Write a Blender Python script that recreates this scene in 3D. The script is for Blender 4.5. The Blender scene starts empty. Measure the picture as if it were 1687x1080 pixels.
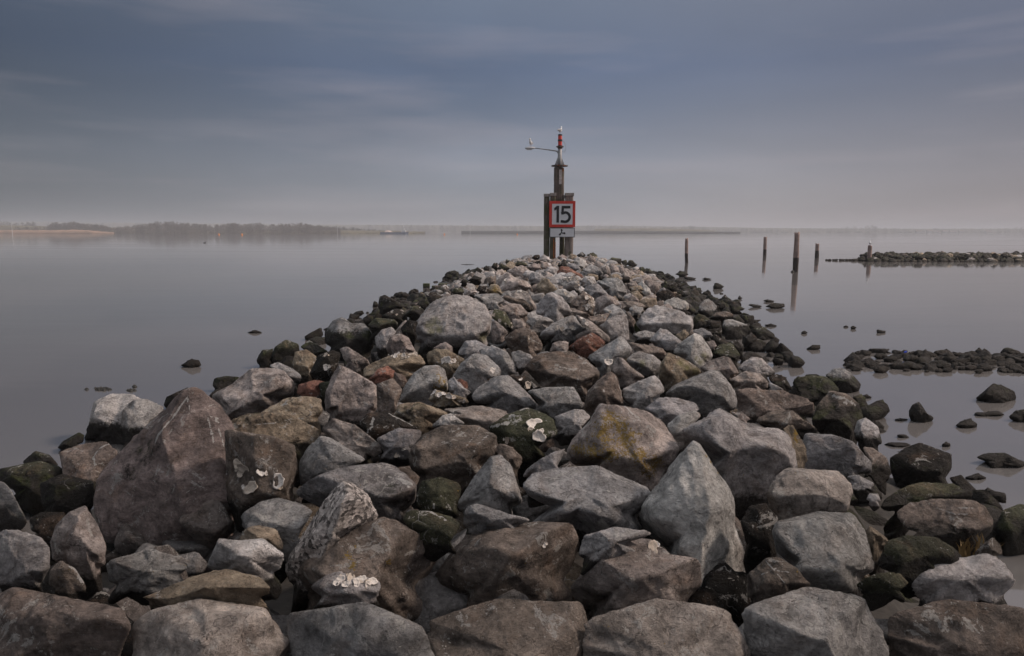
import bpy, bmesh, math, random
import numpy as np
from mathutils import Vector, Matrix
from mathutils.bvhtree import BVHTree

# ------------------------------------------------------------------ camera, sky, sun, exposure
SC = bpy.context.scene
COL = SC.collection
F = 1150.0                     # focal length in pixels of the 1687-wide frame
PITCH = math.atan(158 / F)
CAMZ = 2.3
cam_d = bpy.data.cameras.new('camera')
cam_d.sensor_width = 36
cam_d.lens = F / 1687 * 36
cam_d.clip_start = 0.05
cam_d.clip_end = 20000
cam = bpy.data.objects.new('camera', cam_d)
cam.location = (0, 0, CAMZ)
cam.rotation_euler = (math.pi / 2 - PITCH, 0, 0)
COL.objects.link(cam)
SC.camera = cam

SUN_DIR = Vector((0.74, 0.06, 0.60)).normalized()
SUN_EL = math.asin(SUN_DIR.z)
SUN_ROT = math.atan2(SUN_DIR.x, SUN_DIR.y)

world = bpy.data.worlds.new('World')
SC.world = world
world.use_nodes = True
wt = world.node_tree
wt.nodes.clear()


def N(tree, kind, **kw):
    n = tree.nodes.new(kind)
    for k, v in kw.items():
        setattr(n, k, v)
    return n


def ramp(tree, stops, interp='LINEAR'):
    r = tree.nodes.new('ShaderNodeValToRGB')
    r.color_ramp.interpolation = interp
    el = r.color_ramp.elements
    while len(el) > 1:
        el.remove(el[-1])
    el[0].position = stops[0][0]
    for p, c in stops[1:]:
        el.new(p)
    for e, (p, c) in zip(el, stops):
        e.position = p
        e.color = (c, c, c, 1) if isinstance(c, (int, float)) else (*c, 1)
    return r


def build_world():
    L = wt.links.new
    tc = N(wt, 'ShaderNodeTexCoord')
    sep = N(wt, 'ShaderNodeSeparateXYZ')
    L(tc.outputs['Generated'], sep.inputs[0])
    grad = ramp(wt, [(0.0, (0.187, 0.179, 0.18)), (.03, (0.172, 0.171, 0.179)), (.09, (0.135, 0.142, 0.161)), (.17, (0.079, 0.094, 0.125)),
                     (.215, (0.066, 0.084, 0.124)), (.30, (0.087, 0.102, 0.132)), (.50, (.34, .335, .34)), (1.0, (.74, .72, .71))])
    L(sep.outputs['Z'], grad.inputs[0])
    # long soft cloud bands
    mp = N(wt, 'ShaderNodeMapping')
    mp.inputs['Scale'].default_value = (1.3, 1.3, 6)
    mp.inputs['Rotation'].default_value = (0.0, .05, .4)
    L(tc.outputs['Generated'], mp.inputs[0])
    nz = N(wt, 'ShaderNodeTexNoise')
    nz.inputs['Scale'].default_value = 1.5
    nz.inputs['Detail'].default_value = 5
    nz.inputs['Roughness'].default_value = .5
    nz.inputs['Distortion'].default_value = .5
    L(mp.outputs[0], nz.inputs['Vector'])
    cl = ramp(wt, [(.3, .89), (.5, 1.0), (.7, 1.10)])
    L(nz.outputs[0], cl.inputs[0])
    m1 = N(wt, 'ShaderNodeMixRGB', blend_type='MULTIPLY')
    m1.inputs[0].default_value = 1
    L(grad.outputs[0], m1.inputs[1])
    L(cl.outputs[0], m1.inputs[2])
    # the cloud is bluer to the left, pinker to the right where the light comes from
    side = N(wt, 'ShaderNodeMapRange')
    side.inputs['From Min'].default_value = -1
    side.inputs['From Max'].default_value = 1
    L(sep.outputs['X'], side.inputs[0])
    tint = ramp(wt, [(0.0, (.32, .35, .39)), (.20, (.36, .40, .44)), (.36, (.70, .74, .80)), (.47, (.88, .93, 1.0)), (.56, (.94, .96, 1.02)), (.66, (1.02, .98, 1.0)), (.80, (.84, .77, .79)),
                     (1.0, (.82, .74, .72))])
    L(side.outputs[0], tint.inputs[0])
    m2 = N(wt, 'ShaderNodeMixRGB', blend_type='MULTIPLY')
    m2.inputs[0].default_value = 1
    L(m1.outputs[0], m2.inputs[1])
    L(tint.outputs[0], m2.inputs[2])
    # pink glow streaks in the thin parts
    mp2 = N(wt, 'ShaderNodeMapping')
    mp2.inputs['Scale'].default_value = (1.0, 1.0, 9)
    mp2.inputs['Location'].default_value = (3, 1, 0)
    L(tc.outputs['Generated'], mp2.inputs[0])
    nz2 = N(wt, 'ShaderNodeTexNoise')
    nz2.inputs['Scale'].default_value = 2.2
    nz2.inputs['Detail'].default_value = 4
    L(mp2.outputs[0], nz2.inputs['Vector'])
    gl = ramp(wt, [(.5, 0.0), (.75, 0.25)])
    L(nz2.outputs[0], gl.inputs[0])
    m3 = N(wt, 'ShaderNodeMixRGB', blend_type='MIX')
    L(gl.outputs[0], m3.inputs[0])
    L(m2.outputs[0], m3.inputs[1])
    m3.inputs[2].default_value = (.26, .225, .235, 1)
    bg = N(wt, 'ShaderNodeBackground')
    L(m3.outputs[0], bg.inputs[0])
    bg.inputs[1].default_value = 1.0
    sky = N(wt, 'ShaderNodeTexSky', sky_type='NISHITA')
    sky.sun_disc = False
    sky.sun_elevation = SUN_EL
    sky.sun_rotation = SUN_ROT
    sky.dust_density = 3
    bs = N(wt, 'ShaderNodeBackground')
    L(sky.outputs[0], bs.inputs[0])
    bs.inputs[1].default_value = .06
    mx = N(wt, 'ShaderNodeMixShader')
    mx.inputs[0].default_value = .93        # cloud cover
    L(bs.outputs[0], mx.inputs[1])
    L(bg.outputs[0], mx.inputs[2])
    out = N(wt, 'ShaderNodeOutputWorld')
    L(mx.outputs[0], out.inputs[0])


build_world()

sun_d = bpy.data.lights.new('sun', 'SUN')
sun_d.energy = 1.5
sun_d.angle = math.radians(10)
sun_d.color = (1.0, .84, .73)
sun = bpy.data.objects.new('sun', sun_d)
sun.rotation_euler = (-SUN_DIR).to_track_quat('-Z', 'Y').to_euler()
sun.location = (20, -10, 30)
COL.objects.link(sun)

SC.view_settings.view_transform = 'Standard'
SC.view_settings.look = 'None'
SC.view_settings.exposure = 0.92
SC.view_settings.gamma = 1.0
SC.view_settings.use_curve_mapping = False
SC.cycles.max_bounces = 6
SC.cycles.volume_bounces = 0
# tile | outline | colour[,algae] | label | extras
ROCKS = r'''
A|940,100 880,120 800,200 640,350 470,530 440,660 470,800 520,915 700,960 960,978 1010,950 1110,830 1180,650 1160,450 1130,300 1060,190|n1|huge brown pyramid boulder with white bird-dropping streaks near the left shore|R 905,160,.2;815,360,.55;715,570,.95;790,800,1.05;950,950,.8;1120,560,.5;1130,700,.45 S 905,150 850,230 760,340 740,390,7;1000,255 1020,330 1030,380,9;1052,305 1065,350 1078,405,8;905,170 915,240,6;1040,270 1060,290,12;965,300 960,350,4;990,245 1050,260,5;780,718 795,720,9;1110,490 1090,530,5 M 690,440,60;620,520,50;740,390,40 D 4.35
A|450,180 530,140 640,142 700,175 720,300 600,370 400,370 430,260|p.6|pale-topped boulder with black-green underside, left of the big brown pyramid boulder|
A|590,210 640,170 700,165 790,205 760,250 680,300 600,385 565,320|p.5|small boulder half bare pink, half black moss, touching the pyramid boulder's left slope|
A|285,420 380,385 520,365 590,390 560,440 490,530 440,620 350,640 300,520|b.3|brown boulder with a yellow ring-shaped stain, left of the pyramid boulder|S 450,450 470,410 510,385 545,380,6;450,450 455,480 500,480,10
A|275,400 300,370 380,325 405,340 400,375 300,415|k.9|low black rock at the water, left of the pale-topped boulder|
A|110,465 170,415 240,435 280,480 250,520 140,520|m.9|small rounded black-green rock at the far left waterline|
A|0,500 100,480 190,462 290,485 330,580 300,680 150,720 60,600 -60,560|m.9|broad dark green slimy boulder at the left edge above the water|
A|-80,560 0,535 50,600 100,690 135,760 110,800 0,810 -90,760|g.2|smooth dark grey boulder cut by the left edge, sloping down rightward|
A|-60,860 0,795 90,795 200,830 240,880 240,980 200,1050 100,1100 -60,1080|p1|rough pale boulder with brown cracked base in the bottom left corner|
A|410,675 330,710 270,770 240,850 250,940 350,975 510,970 510,860 470,770|w1|dome-shaped purple-grey boulder just left of the big pyramid boulder's foot|R 375,720,.3;350,860,.9;440,880,.8 S 385,850 365,890,6
A|290,940 240,990 235,1060 320,1110 430,1100 400,1040 360,980|b1|small brown boulder coated with white droppings, below the purple-grey dome boulder|S 340,960 400,1040,26;400,990 500,990,20;420,1040 510,1040,26
A|510,940 620,915 760,870 880,865 930,960 850,1020 650,1070 520,1050|p1|pale flat boulder in front of the big brown pyramid boulder|S 840,950 850,955,8
A|640,1050 800,1010 960,985 1100,980 1284,1025 1330,1080 1200,1140 700,1140|t.2|low brown slab along the bottom edge, left of the bottom oyster rock|
A|990,975 1050,835 1150,845 1265,835 1370,910 1350,985 1270,1020 1080,1010|p1|pale angular boulder right of the pyramid boulder's foot, bottom left|R 1060,850,.5;1260,850,.4;1180,950,1
A|140,740 200,710 310,710 330,760 260,850 150,800|k.4|dark rounded rock in the gap behind the purple-grey dome boulder|
E|-131,968 0,900 130,795 250,790 340,805 380,860 410,880 400,980 240,1010 50,1080 -60,1090|w1|long pinkish grey slab behind the pyramid boulder, two white dropping marks|S 185,960 180,1010 155,1050,8;180,1010 190,1040,6;20,935 25,936,8 R 120,830,.3;340,830,.35;100,980,1;330,960,.9
A|1020,100 1030,65 1090,55 1190,65 1080,95 1040,125|m.9|flat dark green rock at the water behind the pinkish slab|
A|785,195 800,155 900,110 920,125 800,215|k.8|dark rock peeping over the big pyramid boulder's left shoulder|
B|-70,270 0,240 130,225 230,240 370,310 370,380 270,450 100,380 -60,340|t.5|flat-topped mossy green and tan boulder below the pinkish slab|M 60,250,70;160,240,60;-20,260,50 S 60,290 160,280,6
B|-90,310 0,320 150,345 250,385 270,520 230,640 40,650 -30,620 -80,500|b.2|dark brown boulder with three large oyster shells, right of the pyramid boulder|O 10,500,40;45,595,38;175,562,36;92,518,24;-20,480,30 R 0,345,.5;240,410,.5;210,600,.9;20,600,.9
B|-10,720 80,660 170,640 270,665 340,700 260,840 200,900 130,850 0,790|g1|smooth round blue-grey boulder left of the speckled granite pyramid|
B|-20,840 10,790 60,770 160,790 200,870 190,900 100,860 0,860|t1|small tan-grey rock under the smooth round blue-grey boulder|
B|470,555 390,650 300,800 190,960 200,1060 350,960 660,735 600,620 530,570|s1|speckled granite pyramid boulder, coarse black and white grains|R 480,600,.4;400,780,.9;600,700,.6 O 680,635,18;645,655,24
B|240,620 350,530 500,490 690,465 760,500 840,580 830,660 760,730 650,715 500,700 370,690|g.3|wide grey boulder with green belly behind the speckled granite pyramid|S 700,540 790,560 820,590,14;760,550 800,590,12 M 720,620,60;760,660,50 R 400,540,.4;650,520,.4;600,620,1;780,600,.7
B|270,470 310,400 370,340 420,350 600,460 520,490 400,540 270,600|g1|angular grey boulder with a pale lower facet, left of centre|
B|375,310 430,255 540,290 670,390 670,430 600,460 470,420|w1|brownish ridge rock lying on the angular grey boulder|
B|550,290 600,230 700,230 860,310 740,325 640,350|k.3|dark rock with pale stripes and a white stain on its left end|S 630,260 605,330,16;700,235 800,285 860,312,4;740,260 720,300,4
B|640,355 750,305 860,315 850,400 700,450 670,410|g1|small blue-grey rock under the striped dark rock|O 740,437,14;770,410,8;780,405,7
B|800,410 860,340 960,290 1130,290 1220,340 1230,430 1100,560 1000,550 860,560 800,500|b.1|cracked brown boulder crossed by thin white veins, near the centre|S 1180,340 1130,380 1100,450 1090,540,5;1140,300 1110,350 1070,400,4;1160,310 1120,360,3 R 870,360,.4;1180,350,.4;1100,530,.9;870,520,.9
B|830,640 860,560 950,540 1040,570 1050,610 1020,720 900,710 840,690|m1.3|squarish moss-grey boulder right of the wide grey boulder|S 920,670 920,690,10
B|1020,680 1110,540 1190,440 1240,432 1290,480 1330,600 1350,670 1200,710 1060,725|g1|pointed grey boulder with pale peeling patches, just left of the picture centre line|S 1275,500 1285,520,16;1255,570 1265,600 1320,650,12;1240,600 1250,630,7 R 1225,470,.3;1190,600,.9;1290,640,.8
B|765,745 800,700 900,705 1000,730 1050,770 1000,850 950,880 890,830 800,790|m1.3|dark green-grey rock with one white shell mark, below the squarish moss-grey boulder|S 910,710 940,730 975,745,12
B|1055,780 1070,690 1120,665 1284,720 1400,745 1284,790 1150,800|g.1|low dark grey wedge lying on top of the big dark foreground boulder|
C|-280,1050 -150,880 -80,800 0,770 250,752 400,755 460,830 440,920 380,1050 250,1180 -200,1180|b.2|big dark brown flat-topped boulder at the bottom edge left of centre|R -60,830,.5;150,790,.35;390,800,.45;420,870,.8;-150,960,.8;100,900,1.1;100,1100,1.2 O 278,866,14 D 3.2
B|235,990 280,890 370,845 500,800 680,725 780,770 900,850 965,890 900,1000 840,1080 700,1180 320,1180 240,1060|b1|broad brown boulder with small yellow lichen spots at the bottom edge|Y 505,920,26;525,970,26;700,950,16;545,880,10 R 300,920,.6;640,780,.45;880,880,.6;450,1000,1.1;750,1020,1.1 S 545,932 546,934,7;780,1000 800,1000,4;830,1000 832,1010,4 D 3.05
B|320,1070 400,1010 460,995 600,1005 670,1050 650,1120 400,1130|g1|grey rock capped with a crust of white oyster shells at the bottom edge|O 470,1035,24;520,1030,26;570,1035,24;620,1045,24;450,1050,18;545,1050,22;600,1062,20;495,1058,20 D 2.75
C|540,190 610,190 700,205 780,225 850,270 940,400 900,480 820,580 700,560 560,490 430,490 380,440 410,360 500,270|w1|large boulder covered in orange-yellow lichen, right of centre|Y 600,270,60;560,330,60;640,300,60;680,380,70;520,420,60;600,420,60;740,440,60;780,500,50;450,410,40;820,470,40;700,330,40 S 670,200 710,240,8;880,315 882,330,9;910,375 914,380,8;500,275 450,330,5 R 560,215,.25;760,250,.3;560,440,.9;780,540,.85;860,420,.7
C|175,580 220,520 340,495 540,485 640,530 800,590 780,660 720,750 570,775 430,725 250,660 180,620|g.2|long flat smooth grey boulder at centre, in front of the lichened boulder|R 220,580,.4;520,540,.3;700,640,.6;430,670,1;600,730,1 S 250,540 460,560,2;400,670 700,690,2
C|990,360 1040,380 1110,500 1170,580 1200,660 1200,780 1250,900 1260,1050 1240,1180 1000,1180 900,915 780,820 730,740 760,660 850,540 920,430|p1.2|tall pointed grey boulder standing upright right of centre at the bottom|R 1000,420,.25;960,560,.5;1060,620,.65;1080,720,.9;1040,900,1.05;830,720,.6;1180,900,.6;1040,1100,1.1 Y 1085,470,10;1060,440,10;1120,520,8 D 3.35
C|400,1080 520,920 660,830 800,840 900,915 1030,925 1040,1060 1000,1180 450,1180|w1|low striped pinkish grey boulder at the bottom edge with one upright shell|O 800,885,34 R 560,940,.6;760,880,.5;980,950,.6;720,1080,1.1 D 3.0
N|0,610 200,500 340,400 400,410 600,540 750,580 950,590 1040,680 1070,800 1100,970 1050,1060 850,1180 450,1160 300,900 100,720 20,680|p1.1|big jagged pale grey boulder with a dipping ridge, right of the lichened boulder|R 350,470,.3;270,640,.6;620,620,.4;940,660,.55;980,900,.9;600,950,1.1;380,850,.9 S 610,590 612,640,8;490,690 500,700,8;465,845 470,850,7
N|940,600 1050,545 1140,560 1160,650 1180,870 1150,975 1090,975 1060,800 1020,640|t1|narrow rusty brown rock with orange lichen leaning behind the big jagged boulder|Y 1070,640,40;1080,690,40;1110,600,30;1060,740,20
D|360,330 500,335 600,370 690,470 695,525 560,530 430,510 360,510|g1|smooth blue-grey slab beside the narrow rusty lichened rock|S 420,380 425,385,4;470,400 472,402,4
N|-142,270 -60,190 130,110 280,50 360,55 450,150 520,260 540,380 510,430 430,420 200,430 -100,340|g.2|large smooth grey boulder with thin cracks and pinkish flat right end, right of centre|R 250,90,.4;390,180,.55;430,360,.95;200,250,.9;0,250,.8 S 180,150 240,270,2
N|510,240 600,210 850,240 1050,240 1200,310 1265,380 1240,450 1170,490 900,470 700,490 540,430|b.3|long dark log-shaped boulder toward the right shore|
N|650,520 700,490 830,440 1040,425 1180,530 1310,620 1250,640 1150,630 900,600|b.3|flat layered brown-grey slab in front of the long log-shaped boulder|
N|480,450 570,440 650,500 600,540 540,500|w1|small wedge rock between the long log-shaped boulder and the jagged boulder|S 545,455 550,457,10
N|460,140 600,65 740,80 820,160 815,225 560,215 500,210|w1|rounded grey-brown rock behind the long log-shaped boulder|
N|820,165 900,195 975,240 850,245|p1|thin pink sliver of rock right of the rounded grey-brown rock|
M|650,935 700,880 780,830 870,840 960,930 1000,970 990,1010 900,1020 700,980|p.4|pale blue-grey boulder near the right waterline|
M|300,930 400,860 520,820 580,840 630,920 665,980 600,1030 480,1000 330,970|w1|purple-brown sloping boulder left of the pale blue-grey shore boulder|S 540,870 585,915,5
M|60,790 100,710 250,605 310,630 400,760 420,830 380,880 300,930 200,870|p1|upright pale boulder with a yellow-green right face, right side|R 230,640,.25;270,700,.6;220,840,1;310,900,.7 L 340,820,50;300,870,50;270,840,30 S 300,760 305,880,4;220,740 222,760,7
M|-90,1000 -70,900 0,785 100,825 210,880 320,970 240,1020 60,1080 -50,1100|t1|tan boulder with yellow lichen and a dark shaded left face, right of centre|L 120,890,50;180,930,50;260,960,50 S 80,820 90,850,8 R -20,870,.8;60,1000,.9;30,830,.3;220,920,.3
N|820,120 900,90 980,120 1040,225 960,225 850,170|k.7|dark low rock on the right waterline behind the rounded grey-brown rock|
N|1040,180 1070,120 1200,105 1350,110 1420,160 1490,240 1350,300 1300,340 1100,260|m.8|flat-topped bright green mossy boulder at the right waterline|
N|1350,100 1420,40 1500,30 1590,80 1680,180 1660,250 1500,240 1400,170|g.7|grey-topped mossy boulder with a white spot, outermost at the right waterline|S 1435,88 1445,90,9
D|400,270 430,190 490,122 570,140 630,190 650,250 620,340 600,370 450,340 400,300|b.8|black mossy boulder with a pale pink cap near the right shore|S 500,150 560,165 610,195,18;560,180 600,190,14
D|600,160 640,140 680,210 665,245 640,230|m.9|small mossy lump against the black pale-capped boulder's right side|
D|605,320 620,270 660,255 720,300 742,380 700,400 610,365|g.6|mottled grey-green rock below the black pale-capped boulder|
D|640,395 700,400 760,440 785,520 760,575 700,565 680,470|b.6|brown wet rock right of the smooth blue-grey slab|
D|775,450 850,400 920,375 1020,410 1075,430 1075,500 1040,555 900,570 810,590 780,520|k.7|big blocky dark brown boulder standing at the right water's edge|R 870,420,.3;1040,430,.4;900,500,.9;1030,520,.9
D|730,660 830,590 950,560 1080,565 1180,620 1180,650 1000,660 850,700 740,710|m.8|low wide mossy boulder in front of the big blocky dark boulder|
D|800,710 870,665 1000,645 1180,650 1250,690 1280,760 1260,820 1160,870 1050,850 850,790|b.6|wide brown boulder with pale scuffed top and barnacles, lower right|S 1100,690 1180,690,5;1000,690 1090,720 1150,720,3;975,740 978,742,8
D|180,620 240,520 290,495 420,505 530,510 590,570 600,610 575,715 430,700 240,745 200,700|w1|reddish brown block with a grey left face, right of the jagged boulder|R 230,560,.5;420,540,.5;560,560,.45;430,690,1;250,720,.9;570,690,.8
D|205,790 240,750 440,705 600,715 660,800 680,880 710,970 700,1000 620,1030 400,1060 340,1000 230,900|p1|large pale pinkish block with a split top at lower right|R 260,780,.3;600,745,.3;650,860,.6;280,900,.9;640,970,1;420,960,1.1
D|580,700 600,610 640,600 720,740 780,830 770,910 715,940 690,880 640,780|t.3|narrow upright brown rock right of the large pale pinkish block|S 640,630 700,720 750,810,4
D|665,650 680,620 720,625 732,655 700,670|p1|small whitish stone between the narrow brown rock and the mossy boulder|
D|710,970 760,850 850,820 1000,830 1100,890 1140,940 950,1000 860,1030|m.7|dark mossy boulder in the lower right hollow beneath the scuffed boulder|
D|870,1010 980,940 1150,925 1240,905 1310,930 1370,1010 1380,1060 1300,1130 900,1130|p1|pale bare boulder in the bottom right corner|
D|610,1060 720,990 830,1010 870,1050 800,1110 650,1110|m1.4|small olive mossy rock at the bottom edge left of the pale corner boulder|
D|90,1010 180,930 240,925 330,980 400,1060 300,1130 90,1130|b1|brown rock with branching white veins at the bottom edge, right of the tall boulder|S 175,940 220,990 270,1050,5;160,1010 230,980 240,960,4;230,990 290,1000,3
D|1280,790 1320,700 1400,670 1500,690 1500,880 1340,900|m.8|dark mossy boulder cut by the right edge, lower right|
D|1170,905 1270,830 1310,870 1320,915 1200,930|b.3|small brown boulder wedged left of the boulder cut by the right edge|
D|1060,545 1120,530 1190,600 1210,660 1110,610|k.8|smooth wet black rock just beyond the low wide mossy boulder|
D|60,760 100,680 180,665 240,740 220,800 225,900 90,890|k.3|dark boulder in the shadow below the reddish brown block|
D|560,530 620,530 700,570 705,615 640,610 590,575|g.4|small dark grey rock between the blue-grey slab and the reddish block|
A|190,570 300,525 450,560 450,690 320,730 200,680|k.9|black rock wedged between the dome boulder and the green slimy boulder|
K|1215,630 1260,560 1440,445 1560,435 1640,500 1780,640 1870,750 1850,800 1600,780 1500,710 1250,700|g1|smooth grey pyramid-shaped boulder at the very centre of the pile|R 1470,470,.2;1500,600,.8;1700,700,.9;1290,650,.6
L|150,575 330,550 590,540 640,620 690,730 600,770 410,805 320,770 220,640|g.1|cylinder-like dark grey boulder right of the grey pyramid boulder|R 200,600,.4;580,565,.35;640,700,.8;380,760,1
L|410,820 600,750 680,755 750,825 600,990 500,1000 430,920|p1|small pale boulder left of the lichened boulder's top|
C|10,300 100,240 200,205 270,230 330,260 350,340 290,370 200,440 150,500 60,380|m1.3|brown-green boulder with oyster shells and white stain patches, left of the lichened boulder|O 232,290,38;255,345,34;105,365,18 S 30,300 90,285 150,270,14;120,250 140,245,12;165,220 200,212,9
L|-20,440 130,440 230,480 300,550 150,590 60,540|k.3|dark rock with round limpet-like shells behind the cylinder-like boulder|O 165,530,36;97,482,20;225,545,14
L|130,370 180,300 260,240 430,215 560,215 700,280 835,400 830,470 720,600 660,630 600,560 430,550 300,550 200,450|b1|large knobbly brown-grey boulder with folded surface, centre right of pile|R 290,290,.4;480,270,.3;700,330,.45;790,420,.8;400,470,1;640,520,1.05 S 640,260 670,285,12;215,330 230,335,12;325,435 345,480,16
L|680,740 720,590 850,450 930,400 990,440 1030,600 1060,715 840,720 770,810|b1|leaning dark boulder with steep rusty bands above the lichened boulder|S 975,450 1030,580 1045,700,4;860,520 890,680,3 R 940,430,.4;840,560,.8;1000,660,.8;760,740,.8
L|930,400 980,265 1040,270 1120,360 1260,460 1150,520 1040,570 990,460|w1|brownish peaked boulder directly behind the rusty-banded leaning boulder|
L|720,270 850,180 1030,70 1080,120 1140,200 1080,290 1000,280 920,380 850,450 790,340|g1|tilted grey slab with one big oyster shell behind the peaked boulder|O 910,318,42 R 1030,110,.3;1100,200,.5;900,330,.9
L|1080,290 1130,240 1190,215 1330,250 1410,320 1380,430 1280,450 1200,410 1120,350|p1|pale rounded boulder tinged ochre, right of the brownish peaked boulder|L 1230,330,50
L|1040,570 1150,510 1340,435 1400,500 1440,580 1300,670 1220,770 1140,760 1060,660|p1|bluish white boulder right of the rusty-banded leaning boulder|O 1445,550,20;1460,570,16
L|1080,120 1200,150 1410,180 1460,240 1440,300 1330,280 1190,240 1140,200|b1|low dark brown rough rock behind the pale ochre-tinged boulder|
L|1290,110 1390,5 1460,20 1590,125 1520,190 1350,180|g.2|dark charcoal peaked rock below the long pale slab|S 1520,120 1530,130,8
L|1530,70 1610,20 1660,60 1600,130|t1|small tan rock right of the dark charcoal peaked rock|
L|1130,60 1200,30 1390,10 1320,90 1200,110|p.3|pale and green flat rock left of the dark charcoal peaked rock|
C|760,215 830,160 920,160 1010,185 1030,220 950,255 850,280|g1|grey flat-topped boulder behind the lichened boulder's right shoulder|
C|870,290 930,240 1010,220 1040,250 960,310 940,390 900,360|p1|pale rock wedged between lichened boulder and big jagged boulder|
L|530,180 640,100 760,40 830,80 885,130 870,180 740,240 640,250|r1|deep red-brown wedge rock near the pile's centre|S 790,170 792,175,9;815,145 817,147,7
L|370,225 400,140 460,120 540,130 540,200 430,230|w1|small grey rock touching the red-brown wedge's left end|
F|490,575 600,500 700,440 780,520 800,580 650,610 520,630|g.1|dark-fronted grey boulder with a cluster of white oysters, behind the red-brown wedge|O 615,540,16;640,548,15;660,535,17;650,565,14;685,555,15;705,540,17;690,570,13;720,545,12;665,575,12;630,530,12
F|700,440 830,500 950,600 930,650 820,580 770,530|w1|long ridge rock with shells on its crest, touching the red-brown wedge's right end|O 765,480,14;780,500,17;795,515,14;805,540,15;770,515,12;785,530,12
F|880,530 960,470 1040,450 1060,500 1070,620 960,630|p1|upright pale slab with a white streak, left of the long pale slab|S 1030,480 1040,560 1035,610,5
F|900,420 960,385 1010,410 1080,490 1080,550 1040,460 940,470|g1|grey pointed rock behind the upright pale slab|O 935,445,14;945,440,10
J|1030,870 1100,760 1180,680 1340,670 1560,710 1690,790 1710,900 1650,990 1450,950 1200,960 1110,960|p1|long pale pink slab with white spatter, upper right of the pile|R 1200,730,.2;1600,760,.2;1180,900,.7;1500,850,.7;1660,880,.7 S 1380,750 1480,800,8;1300,730 1310,735,6;1500,780 1520,782,6;1380,780 1440,810,5
J|1365,640 1390,590 1480,570 1600,590 1650,640 1640,700 1550,710 1400,670|p.1|pale egg-shaped boulder with shells on its right end, behind the pale pink slab|O 1600,660,22;1630,680,20;1560,680,16;1610,690,18
J|1280,640 1290,500 1400,465 1500,520 1480,590 1380,630 1360,670|k.3|dark brown boulder above the pale egg-shaped boulder|
J|1080,610 1130,575 1270,565 1285,660 1160,670|t.1|squarish rusty brown rock left of the dark brown boulder|
J|1140,370 1200,350 1290,420 1300,470 1280,500 1220,510 1140,400|w1|pinkish rounded rock near the right flank, upper pile|
J|1060,410 1110,375 1200,460 1210,520 1150,550 1110,490|p1|pale narrow rock leaning left of the pinkish rounded rock|
J|590,390 700,335 830,330 900,400 940,500 920,535 800,555 700,470|g1|large rounded grey boulder with fine creases in the upper pile|
J|430,470 500,420 610,415 700,500 730,545 560,570|g.1|flat dark grey rock left of the large creased boulder|S 500,430 510,470,4
J|290,600 440,490 540,560 575,640 540,730 420,700 300,660|b1|boulder crusted with pinkish oyster shells on its right face, upper pile|O 460,560,26;500,560,22;530,600,24;545,640,24;500,620,24;440,660,22;480,650,20;520,680,22;550,610,18;470,690,22;510,710,20;460,510,14;540,575,16 S 340,570 360,550,8
J|100,500 200,465 300,510 320,560 290,630 120,540|p1|pale rock dotted with white shells left of the oyster-crusted boulder|O 230,520,18;260,545,18;290,560,16;210,505,13;280,590,14
J|-110,650 -60,580 10,510 70,495 180,550 260,650 310,740 120,835 10,770 -120,760|g1|two-toned wedge boulder, dark blue left face and pinkish right face, upper centre|R 75,510,.2;110,600,.7;120,800,.9
J|570,570 700,520 790,560 860,650 740,670 620,750 560,710|w1|brownish slab above the grey pointed rock, upper pile|
J|480,800 600,760 740,740 660,880 590,910|b1|low brown rock between the oyster-crusted boulder and upright slab|O 740,740,24;650,770,14;680,795,13
J|260,650 340,680 520,760 480,810 340,760|b1|narrow brown rock below the oyster-crusted boulder|
I|1370,410 1440,350 1540,335 1640,460 1560,500 1380,540|t1|olive-tan block with a small rust dot, upper centre of pile|
I|880,300 960,240 1040,270 1110,330 1250,370 1310,440 1250,480 1120,520 980,510 900,400|w1|mound-shaped grey-brown boulder with white shells on its left, far pile|O 985,395,26;1005,360,22;1090,375,14
I|790,520 830,420 880,400 930,430 970,525|t1|small tan rock with an orange belly, above the big pale boulder|Y 880,480,60
I|610,530 740,520 920,510 1000,600 900,670 800,690 700,600|g.1|dark grey slab directly behind the big pale boulder|
F|-305,600 -300,510 -200,385 -150,355 -40,325 50,335 150,390 195,470 190,570 120,625 -30,635 -220,650|p1.1|very big pale boulder with green moss patch and pinkish right face, upper left|R -150,390,.15;20,380,.3;-30,450,.7;-20,590,.9;-220,560,.8;150,500,.7;130,590,.8 L -200,520,45;-170,500,45;-140,550,40;140,600,40;-190,560,40 S -80,440 -100,510,4 Y 95,475,5 D 10.3
I|850,760 870,690 1000,720 1060,830 1110,920 1050,950 900,860|m1.3|mossy leaning rock with shells right of the very big pale boulder|O 865,762,20;935,830,20;1085,890,18;1070,860,15;1095,915,16
I|900,690 1080,620 1180,640 1270,740 1220,800 1060,820 1000,740|w1|rounded pinkish grey rock behind the mossy leaning rock|
I|970,540 1100,560 1220,580 1340,700 1270,740 1160,660 1000,600|b1|long thin brown ridge rock, upper pile left of the two-toned wedge|
I|1090,520 1160,475 1260,490 1350,650 1330,710 1250,640 1100,560|w1|rock crowned by white shells, left of the two-toned wedge|O 1150,490,15;1180,485,17;1205,500,13;1130,500,11
I|1080,820 1170,810 1240,860 1230,920 1130,930 1090,880|w1|small pinkish round stone right of the mossy leaning rock|
I|1240,850 1280,780 1470,765 1570,830 1500,900 1380,940 1300,910|p.1|pale smooth rock at the foot of the two-toned wedge boulder|
I|850,840 900,835 1030,950 980,1050 840,1040|w1|pinkish four-sided rock against the very big pale boulder's right side|
F|275,600 340,550 400,535 470,560 520,650 500,700 400,710 300,670|b.1|dark round brown boulder with small white shells, above the knobbly boulder|O 425,600,14;440,605,9;320,600,9 S 440,610 500,640,5
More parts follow.
